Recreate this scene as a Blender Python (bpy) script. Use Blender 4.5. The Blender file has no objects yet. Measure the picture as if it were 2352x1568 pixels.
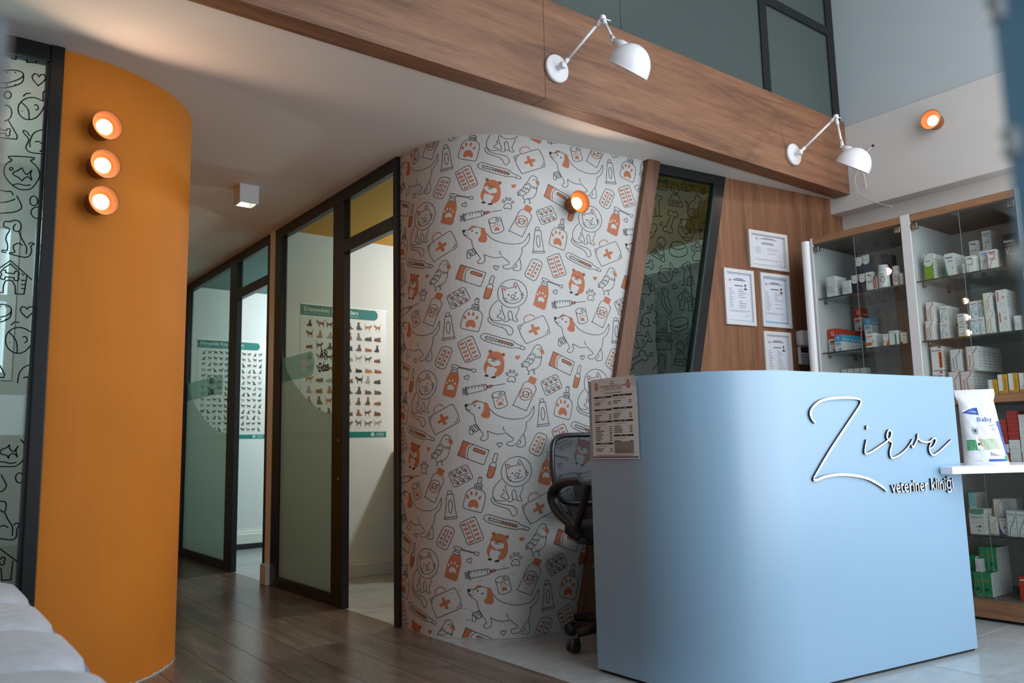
import bpy, bmesh, math, random
from mathutils import Vector, Matrix
random.seed(7)
sc = bpy.context.scene
COL = sc.collection

# ------------------------------------------------------------------ camera
cam_d = bpy.data.cameras.new('camera')
cam_d.sensor_width = 36.0
cam_d.lens = 1839.43 * 36.0 / 2352.0
cam_d.clip_start = 0.02
cam = bpy.data.objects.new('camera', cam_d); COL.objects.link(cam)
PITCH, ROLL, YAW = 0.132995, -0.0219868, 0.651163
fw = Vector((math.sin(YAW)*math.cos(PITCH), math.cos(YAW)*math.cos(PITCH), math.sin(PITCH)))
r0 = fw.cross(Vector((0, 0, 1))).normalized(); u0 = r0.cross(fw)
cr_ = r0*math.cos(ROLL) + u0*math.sin(ROLL); cu_ = u0*math.cos(ROLL) - r0*math.sin(ROLL)
cam.matrix_world = Matrix(((cr_.x, cu_.x, -fw.x, 0), (cr_.y, cu_.y, -fw.y, 0), (cr_.z, cu_.z, -fw.z, 0.87), (0, 0, 0, 1)))
cam_d.dof.use_dof = True
cam_d.dof.focus_distance = 3.7
cam_d.dof.aperture_fstop = 3.2
sc.camera = cam

# ------------------------------------------------------------------ world, daylight, exposure
wd = bpy.data.worlds.new('world'); sc.world = wd; wd.use_nodes = True
bg = wd.node_tree.nodes['Background']; bg.inputs[0].default_value = (0.80, 0.90, 1.0, 1); bg.inputs[1].default_value = 0.15
def area(name, loc, target, sx, sy, power, col):
    l = bpy.data.lights.new(name, 'AREA'); l.shape = 'RECTANGLE'; l.size = sx; l.size_y = sy; l.energy = power; l.color = col
    o = bpy.data.objects.new(name, l); COL.objects.link(o); o.location = loc
    o.rotation_euler = (Vector(target) - Vector(loc)).to_track_quat('-Z', 'Y').to_euler()
    return o
DAY = (0.86, 0.93, 1.0)
area('daylight_shopfront', (3.15, -0.2, 2.15), (3.15, 3, 1.70), 3.3, 3.7, 126, DAY)     # double-height shopfront glazing, right of the door
area('daylight_doorway', (0.3, -0.75, 1.45), (0.3, 3, 1.3), 1.5, 2.5, 3, DAY)           # open entrance behind the viewer
area('daylight_side', (-1.6, -0.15, 1.5), (-1.0, 3, 1.2), 1.6, 2.4, 7, DAY)             # shopfront glazing, left of the door
def bulb(name, loc, power, col, r=.12):
    l = bpy.data.lights.new(name, 'POINT'); l.energy = power; l.color = col; l.shadow_soft_size = r
    o = bpy.data.objects.new(name, l); COL.objects.link(o); o.location = loc; return o
bulb('consulting_room_light', (3.55, 4.25, 2.12), 56, (0.86, 0.95, 1.0), .05)
bulb('treatment_room_light', (3.4, 6.5, 2.12), 64, (0.93, 0.99, 0.97), .05)
bulb('side_room_fill', (-0.5, 4.2, 2.0), 42, (0.96, 1.0, 1.0))  # added unseen lamp that brightens the room behind the printed window
sc.view_settings.view_transform = 'Standard'; sc.view_settings.look = 'None'
sc.view_settings.exposure = 0.15; sc.view_settings.gamma = 1.0; sc.view_settings.use_curve_mapping = False
sc.cycles.transparent_max_bounces = 40; sc.cycles.max_bounces = 10; sc.cycles.sample_clamp_indirect = 4.0
sc.cycles.caustics_reflective = False; sc.cycles.caustics_refractive = False

# ------------------------------------------------------------------ materials
def lin(h):
    h = h.lstrip('#'); v = [int(h[i:i+2], 16)/255 for i in (0, 2, 4)]
    return tuple(c/12.92 if c <= .04045 else ((c+.055)/1.055)**2.4 for c in v) + (1,)
MC = {}
def mat(name, col='#ffffff', rough=.5, metal=0, spec=.5, emit=None, es=0, bump=0, bscale=200, coat=0, vary=0, vscale=4):
    if name in MC: return MC[name]
    m = bpy.data.materials.new(name); m.use_nodes = True; MC[name] = m
    nt = m.node_tree; b = nt.nodes['Principled BSDF']
    b.inputs['Base Color'].default_value = lin(col); b.inputs['Roughness'].default_value = rough
    b.inputs['Metallic'].default_value = metal; b.inputs['Specular IOR Level'].default_value = spec
    if coat: b.inputs['Coat Weight'].default_value = coat; b.inputs['Coat Roughness'].default_value = .1
    if emit: b.inputs['Emission Color'].default_value = lin(emit); b.inputs['Emission Strength'].default_value = es
    if bump or vary:
        tc = nt.nodes.new('ShaderNodeTexCoord')
    if bump:
        n = nt.nodes.new('ShaderNodeTexNoise'); n.inputs['Scale'].default_value = bscale; n.inputs['Detail'].default_value = 3
        nt.links.new(tc.outputs['Object'], n.inputs['Vector'])
        bp = nt.nodes.new('ShaderNodeBump'); bp.inputs['Strength'].default_value = bump; bp.inputs['Distance'].default_value = .002
        nt.links.new(n.outputs[0], bp.inputs['Height']); nt.links.new(bp.outputs[0], b.inputs['Normal'])
    if vary:
        n = nt.nodes.new('ShaderNodeTexNoise'); n.inputs['Scale'].default_value = vscale; n.inputs['Detail'].default_value = 5
        nt.links.new(tc.outputs['Object'], n.inputs['Vector'])
        mr = nt.nodes.new('ShaderNodeMapRange'); mr.inputs['To Min'].default_value = 1-vary; mr.inputs['To Max'].default_value = 1+vary*.4
        mr.inputs['From Min'].default_value = .3; mr.inputs['From Max'].default_value = .7
        nt.links.new(n.outputs[0], mr.inputs['Value'])
        mx = nt.nodes.new('ShaderNodeMix'); mx.data_type = 'RGBA'; mx.blend_type = 'MULTIPLY'; mx.inputs['Factor'].default_value = 1
        mx.inputs['A'].default_value = lin(col); nt.links.new(mr.outputs[0], mx.inputs['B']); nt.links.new(mx.outputs['Result'], b.inputs['Base Color'])
    return m
def wood(name, stops, scale, rough=.5, bump=.15, rnd=False, knots=.5):
    m = bpy.data.materials.new(name); m.use_nodes = True; nt = m.node_tree; b = nt.nodes['Principled BSDF']; L = nt.links.new
    tc = nt.nodes.new('ShaderNodeTexCoord'); mp = nt.nodes.new('ShaderNodeMapping'); mp.inputs['Scale'].default_value = scale
    if rnd:
        oi = nt.nodes.new('ShaderNodeObjectInfo'); ad = nt.nodes.new('ShaderNodeVectorMath'); ad.operation = 'MULTIPLY_ADD'
        cx = nt.nodes.new('ShaderNodeCombineXYZ'); L(oi.outputs['Random'], cx.inputs[0]); L(oi.outputs['Random'], cx.inputs[1]); L(oi.outputs['Random'], cx.inputs[2])
        ad.inputs[1].default_value = (37, 53, 71); L(cx.outputs[0], ad.inputs[0]); L(tc.outputs['Object'], ad.inputs[2]); L(ad.outputs[0], mp.inputs['Vector'])
    else: L(tc.outputs['Object'], mp.inputs['Vector'])
    n1 = nt.nodes.new('ShaderNodeTexNoise'); n1.inputs['Scale'].default_value = 1; n1.inputs['Detail'].default_value = 6; n1.inputs['Roughness'].default_value = .62; n1.inputs['Distortion'].default_value = .6
    L(mp.outputs[0], n1.inputs['Vector'])
    mp2 = nt.nodes.new('ShaderNodeMapping'); mp2.inputs['Scale'].default_value = (6, 6, 6); L(mp.outputs[0], mp2.inputs['Vector'])
    n2 = nt.nodes.new('ShaderNodeTexNoise'); n2.inputs['Scale'].default_value = 1; n2.inputs['Detail'].default_value = 3; L(mp2.outputs[0], n2.inputs['Vector'])
    mx = nt.nodes.new('ShaderNodeMath'); mx.operation = 'MULTIPLY_ADD'; mx.inputs[1].default_value = .32; L(n2.outputs[0], mx.inputs[0])
    mm = nt.nodes.new('ShaderNodeMath'); mm.operation = 'MULTIPLY_ADD'; mm.inputs[1].default_value = .8; mm.inputs[2].default_value = -.06; L(n1.outputs[0], mm.inputs[0]); L(mm.outputs[0], mx.inputs[2])
    cr = nt.nodes.new('ShaderNodeValToRGB'); e = cr.color_ramp.elements
    e[0].position, e[0].color = stops[0][0], lin(stops[0][1]); e[1].position, e[1].color = stops[-1][0], lin(stops[-1][1])
    for p, c in stops[1:-1]:
        q = e.new(p); q.color = lin(c)
    L(mx.outputs[0], cr.inputs[0])
    out = cr.outputs[0]
    if rnd:
        hs = nt.nodes.new('ShaderNodeHueSaturation'); mr = nt.nodes.new('ShaderNodeMapRange'); mr.inputs['To Min'].default_value = .86; mr.inputs['To Max'].default_value = 1.12
        L(oi.outputs['Random'], mr.inputs['Value']); L(mr.outputs[0], hs.inputs['Value']); L(out, hs.inputs['Color']); out = hs.outputs[0]
    L(out, b.inputs['Base Color']); b.inputs['Roughness'].default_value = rough
    bp = nt.nodes.new('ShaderNodeBump'); bp.inputs['Strength'].default_value = bump; bp.inputs['Distance'].default_value = .003
    L(mx.outputs[0], bp.inputs['Height']); L(bp.outputs[0], b.inputs['Normal'])
    MC[name] = m
    return m
def glass(name, tint, refl=1.0, rough=0.0):
    m = bpy.data.materials.new(name); m.use_nodes = True; nt = m.node_tree; L = nt.links.new
    for n in list(nt.nodes):
        if n.type == 'BSDF_PRINCIPLED': nt.nodes.remove(n)
    out = [n for n in nt.nodes if n.type == 'OUTPUT_MATERIAL'][0]
    t = nt.nodes.new('ShaderNodeBsdfTransparent'); t.inputs[0].default_value = lin(tint)
    g = nt.nodes.new('ShaderNodeBsdfGlossy'); g.inputs['Roughness'].default_value = rough
    lw = nt.nodes.new('ShaderNodeLayerWeight'); p = nt.nodes.new('ShaderNodeMath'); p.operation = 'POWER'; p.inputs[1].default_value = 5
    L(lw.outputs['Facing'], p.inputs[0])
    ma = nt.nodes.new('ShaderNodeMath'); ma.operation = 'MULTIPLY_ADD'; ma.inputs[1].default_value = .9*refl; ma.inputs[2].default_value = .042*refl
    L(p.outputs[0], ma.inputs[0])
    mx = nt.nodes.new('ShaderNodeMixShader'); L(ma.outputs[0], mx.inputs[0]); L(t.outputs[0], mx.inputs[1]); L(g.outputs[0], mx.inputs[2]); L(mx.outputs[0], out.inputs[0])
    MC[name] = m
    return m
def veil(name, col, alpha, trans=.5):
    """thin sheet that scatters part of the light and lets the rest through (film, chair mesh)"""
    m = bpy.data.materials.new(name); m.use_nodes = True; nt = m.node_tree; L = nt.links.new
    for n in list(nt.nodes):
        if n.type == 'BSDF_PRINCIPLED': nt.nodes.remove(n)
    out = [n for n in nt.nodes if n.type == 'OUTPUT_MATERIAL'][0]
    d = nt.nodes.new('ShaderNodeBsdfDiffuse'); d.inputs[0].default_value = lin(col)
    tl = nt.nodes.new('ShaderNodeBsdfTranslucent'); tl.inputs[0].default_value = lin(col)
    m1 = nt.nodes.new('ShaderNodeMixShader'); m1.inputs[0].default_value = trans; L(d.outputs[0], m1.inputs[1]); L(tl.outputs[0], m1.inputs[2])
    t = nt.nodes.new('ShaderNodeBsdfTransparent'); m2 = nt.nodes.new('ShaderNodeMixShader'); m2.inputs[0].default_value = alpha
    L(t.outputs[0], m2.inputs[1]); L(m1.outputs[0], m2.inputs[2]); L(m2.outputs[0], out.inputs[0]); MC[name] = m
    return m
def flat(h, rough=.55): return mat('print_' + h.strip('#') + ('' if rough == .55 else '_%d' % int(rough*100)), h, rough, spec=.3)

# ------------------------------------------------------------------ mesh helpers
ORG = {}
class MB:
    def __init__(s): s.v = []; s.f = []; s.m = []; s.sm = []
    def add(s, vs, fs, mi=0, smooth=False):
        b = len(s.v); s.v += [Vector(p) for p in vs]
        for f in fs: s.f.append([b+i for i in f]); s.m.append(mi); s.sm.append(smooth)
        return s
    def box(s, x0, y0, z0, x1, y1, z1, mi=0):
        return s.add([(x0,y0,z0),(x1,y0,z0),(x1,y1,z0),(x0,y1,z0),(x0,y0,z1),(x1,y0,z1),(x1,y1,z1),(x0,y1,z1)],
                     [(0,3,2,1),(4,5,6,7),(0,1,5,4),(1,2,6,5),(2,3,7,6),(3,0,4,7)], mi)
    def prism(s, poly, d, mi=0):
        """poly: ordered 3d points, d: extrusion vector"""
        n = len(poly); d = Vector(d); P = [Vector(p) for p in poly]
        return s.add(P + [p+d for p in P], [tuple(range(n-1,-1,-1)), tuple(range(n,2*n))] + [(i,(i+1)%n,n+(i+1)%n,n+i) for i in range(n)], mi)
    def bevbox(s, c, h, r, mi=0, seg=2, M=None):
        bm = bmesh.new(); bmesh.ops.create_cube(bm, size=2)
        for v in bm.verts: v.co = Vector((v.co.x*h[0], v.co.y*h[1], v.co.z*h[2]))
        bmesh.ops.bevel(bm, geom=bm.edges[:], offset=r, segments=seg, profile=.5, affect='EDGES')
        bm.verts.index_update(); c = Vector(c)
        s.add([((M @ v.co) if M else v.co)+c for v in bm.verts], [[v.index for v in f.verts] for f in bm.faces], mi, True); bm.free()
        return s
    def tube(s, path, r, n=10, mi=0, cap=True, smooth=True, flatx=1.0):
        P = [Vector(p) for p in path]; K = len(P); vs = []
        R = r if isinstance(r, (list, tuple)) else [r]*K
        up = None
        for i in range(K):
            t = (P[min(i+1,K-1)]-P[max(i-1,0)]).normalized()
            if up is None: up = Vector((0,0,1)) if abs(t.z) < .9 else Vector((1,0,0))
            a = t.cross(up).normalized(); b = a.cross(t).normalized(); up = b
            for k in range(n):
                w = 2*math.pi*k/n; vs.append(P[i] + (a*math.cos(w)*flatx + b*math.sin(w))*R[i])
        fs = [(i*n+k, i*n+(k+1)%n, (i+1)*n+(k+1)%n, (i+1)*n+k) for i in range(K-1) for k in range(n)]
        s.add(vs, fs, mi, smooth)
        if cap:
            b = len(s.v)-K*n
            s.f.append([b+k for k in range(n-1,-1,-1)]); s.m.append(mi); s.sm.append(False)
            s.f.append([b+(K-1)*n+k for k in range(n)]); s.m.append(mi); s.sm.append(False)
        return s
    def lathe(s, prof, O, A, n=24, mi=0, smooth=True):
        """prof: (radius, height) along axis A from O"""
        A = Vector(A).normalized(); O = Vector(O); a = A.cross(Vector((0,0,1)) if abs(A.z) < .9 else Vector((1,0,0))).normalized(); b = A.cross(a)
        K = len(prof); vs = []
        for rr, h in prof:
            for k in range(n):
                w = 2*math.pi*k/n; vs.append(O + A*h + (a*math.cos(w)+b*math.sin(w))*rr)
        fs = [(i*n+k, i*n+(k+1)%n, (i+1)*n+(k+1)%n, (i+1)*n+k) for i in range(K-1) for k in range(n)]
        s.add(vs, fs, mi, smooth)
        return s
    def disc(s, O, A, r, n=24, mi=0):
        A = Vector(A).normalized(); O = Vector(O); a = A.cross(Vector((0,0,1)) if abs(A.z) < .9 else Vector((1,0,0))).normalized(); b = A.cross(a)
        return s.add([O+(a*math.cos(2*math.pi*k/n)+b*math.sin(2*math.pi*k/n))*r for k in range(n)], [tuple(range(n))], mi)
    def build(s, name, mats, parent=None, kind=None, bevel=0, loc=None):
        me = bpy.data.meshes.new(name)
        org = ORG.get(parent.name, Vector((0,0,0))) if parent else Vector((0,0,0))
        if loc is not None: org2 = Vector(loc)
        else: org2 = org
        me.from_pydata([v-org2 for v in s.v], [], s.f)
        if not isinstance(mats, (list, tuple)): mats = [mats]
        for m in mats: me.materials.append(m)
        me.polygons.foreach_set('material_index', s.m); me.polygons.foreach_set('use_smooth', s.sm)
        bm = bmesh.new(); bm.from_mesh(me)
        if bevel or s.sm and not any(s.sm): pass
        bm.to_mesh(me); bm.free()
        me.update()
        o = bpy.data.objects.new(name, me); COL.objects.link(o)
        if parent: o.parent = parent; o.location = org2-org
        else: o.location = org2
        ORG[o.name] = org2
        if kind: o['kind'] = kind
        if bevel:
            md = o.modifiers.new('bevel', 'BEVEL'); md.width = bevel; md.segments = 2; md.limit_method = 'ANGLE'; md.angle_limit = .6
        return o
def tag(o, label, cat, group=None):
    o['label'] = label; o['category'] = cat
    if group: o['group'] = group
    return o
def thing(name, loc, label, cat, group=None):
    o = bpy.data.objects.new(name, None); COL.objects.link(o); o.location = loc; o.empty_display_size = .1
    ORG[o.name] = Vector(loc)
    return tag(o, label, cat, group)
def setting(name, loc=(0,0,0)):
    o = bpy.data.objects.new(name, None); COL.objects.link(o); o.location = loc; o['kind'] = 'structure'; ORG[o.name] = Vector(loc); return o
def smoothpts(P, closed=False, n=4):
    N = len(P); o = []; P = [tuple(p) for p in P]; D = len(P[0])
    for i in (range(N) if closed else range(N-1)):
        p0 = P[(i-1) % N] if closed or i > 0 else P[0]; p1 = P[i]; p2 = P[(i+1) % N]; p3 = P[(i+2) % N] if closed or i+2 < N else P[-1]
        for k in range(n):
            t = k/n
            o.append(tuple(.5*(2*p1[j]+(-p0[j]+p2[j])*t+(2*p0[j]-5*p1[j]+4*p2[j]-p3[j])*t*t+(-p0[j]+3*p1[j]-3*p2[j]+p3[j])*t**3) for j in range(D)))
    if not closed: o.append(P[-1])
    return o
# flat print on a surface: surf(u, v, off) -> 3d point
def clip_poly(P, planes):
    for (a, b, c) in planes:            # keep a*u+b*v<=c
        Q = []
        for i in range(len(P)):
            p, q = P[i], P[(i+1) % len(P)]; dp = a*p[0]+b*p[1]-c; dq = a*q[0]+b*q[1]-c
            if dp <= 0: Q.append(p)
            if (dp < 0 < dq) or (dq < 0 < dp):
                t = dp/(dp-dq); Q.append((p[0]+(q[0]-p[0])*t, p[1]+(q[1]-p[1])*t))
        P = Q
        if len(P) < 3: return []
    return P
def fill(mb, surf, P, mi, off, planes=(), strip=None):
    P = clip_poly(P, planes) if planes else P
    if len(P) < 3: return
    if not strip:
        mb.add([surf(u, v, off) for u, v in P], [tuple(range(len(P)))], mi); return
    u0 = min(p[0] for p in P); u1 = max(p[0] for p in P); k = max(1, math.ceil((u1-u0)/strip))
    for i in range(k):
        a = u0+(u1-u0)*i/k; b = u0+(u1-u0)*(i+1)/k
        Q = clip_poly(P, [(-1, 0, -a), (1, 0, b)]) if k > 1 else P
        if len(Q) >= 3: mb.add([surf(u, v, off) for u, v in Q], [tuple(range(len(Q)))], mi)
def stroke(mb, surf, P, w, mi, off, closed=False, planes=(), step=0):
    n = len(P)
    if step:
        R = []; L = list(P)+([P[0]] if closed else [])
        for a, b in zip(L, L[1:]):
            k = max(1, math.ceil(math.hypot(b[0]-a[0], b[1]-a[1])/step)); R += [(a[0]+(b[0]-a[0])*i/k, a[1]+(b[1]-a[1])*i/k) for i in range(k)]
        P = R if closed else R+[L[-1]]; n = len(P)
    if closed: P = list(P)+[P[0]]; n += 1
    D = [];
    for i in range(n-1):
        dx, dy = P[i+1][0]-P[i][0], P[i+1][1]-P[i][1]; l = math.hypot(dx, dy) or 1e-9; D.append((dx/l, dy/l))
    Nn = []
    for i in range(n):
        if closed: a, b = D[(i-1) % (n-1)], D[i % (n-1)]
        else: a, b = D[max(i-1, 0)], D[min(i, n-2)]
        nx, ny = -(a[1]+b[1]), a[0]+b[0]; l = math.hypot(nx, ny)
        if l < .2: nx, ny, l = -b[1], b[0], 1
        k = min(1.6, 2/l if l > .2 else 1); Nn.append((nx/l*k, ny/l*k))
    W = w if isinstance(w, (list, tuple)) else [w]*n
    for i in range(n-1):
        A, B = P[i], P[i+1]; ha, hb = W[i]/2, W[i+1]/2
        q = [(A[0]+Nn[i][0]*ha, A[1]+Nn[i][1]*ha), (A[0]-Nn[i][0]*ha, A[1]-Nn[i][1]*ha), (B[0]-Nn[i+1][0]*hb, B[1]-Nn[i+1][1]*hb), (B[0]+Nn[i+1][0]*hb, B[1]+Nn[i+1][1]*hb)]
        if planes:
            q = clip_poly(q, planes)
            if len(q) < 3: continue
        mb.add([surf(u, v, off) for u, v in q], [tuple(range(len(q)))], mi)
TC = {}
def text_geo(s, bold=0):
    """glyph faces of a string, cap height about 0.7, from Blender's built-in font"""
    key = (s, bold)
    if key in TC: return TC[key]
    c = bpy.data.curves.new('t', 'FONT'); c.body = s; c.size = 1; c.resolution_u = 2; c.offset = bold
    o = bpy.data.objects.new('t', c); COL.objects.link(o)
    me = o.to_mesh(); vs = [(v.co.x, v.co.y) for v in me.vertices]; fs = [tuple(p.vertices) for p in me.polygons]
    o.to_mesh_clear(); bpy.data.objects.remove(o); bpy.data.curves.remove(c)
    w = max([v[0] for v in vs] or [1]); TC[key] = (vs, fs, w)
    return TC[key]
def text(mb, surf, s, u, v, h, mi, off, width=None, rot=0, align='l', bold=0):
    """h: cap height; width: squeeze to this width"""
    vs, fs, w = text_geo(s, bold); k = h/.70; kx = k if not width else width/w
    dx = {'l': 0, 'c': -w*kx/2, 'r': -w*kx}[align]; c, sn = math.cos(rot), math.sin(rot)
    pts = []
    for x, y in vs:
        X, Y = x*kx+dx, y*k; pts.append(surf(u+X*c-Y*sn, v+X*sn+Y*c, off))
    mb.add(pts, fs, mi)
def circ(cx, cy, rx, ry=None, n=16, a0=0, a1=2*math.pi):
    ry = ry or rx; return [(cx+rx*math.cos(a0+(a1-a0)*i/n), cy+ry*math.sin(a0+(a1-a0)*i/n)) for i in range(n)]
def parse(rows):
    return [('LFWKO'[r[0]], r[1], r[2], [(r[i]/1000, r[i+1]/1000) for i in range(3, len(r), 2)]) for r in rows]
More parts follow.
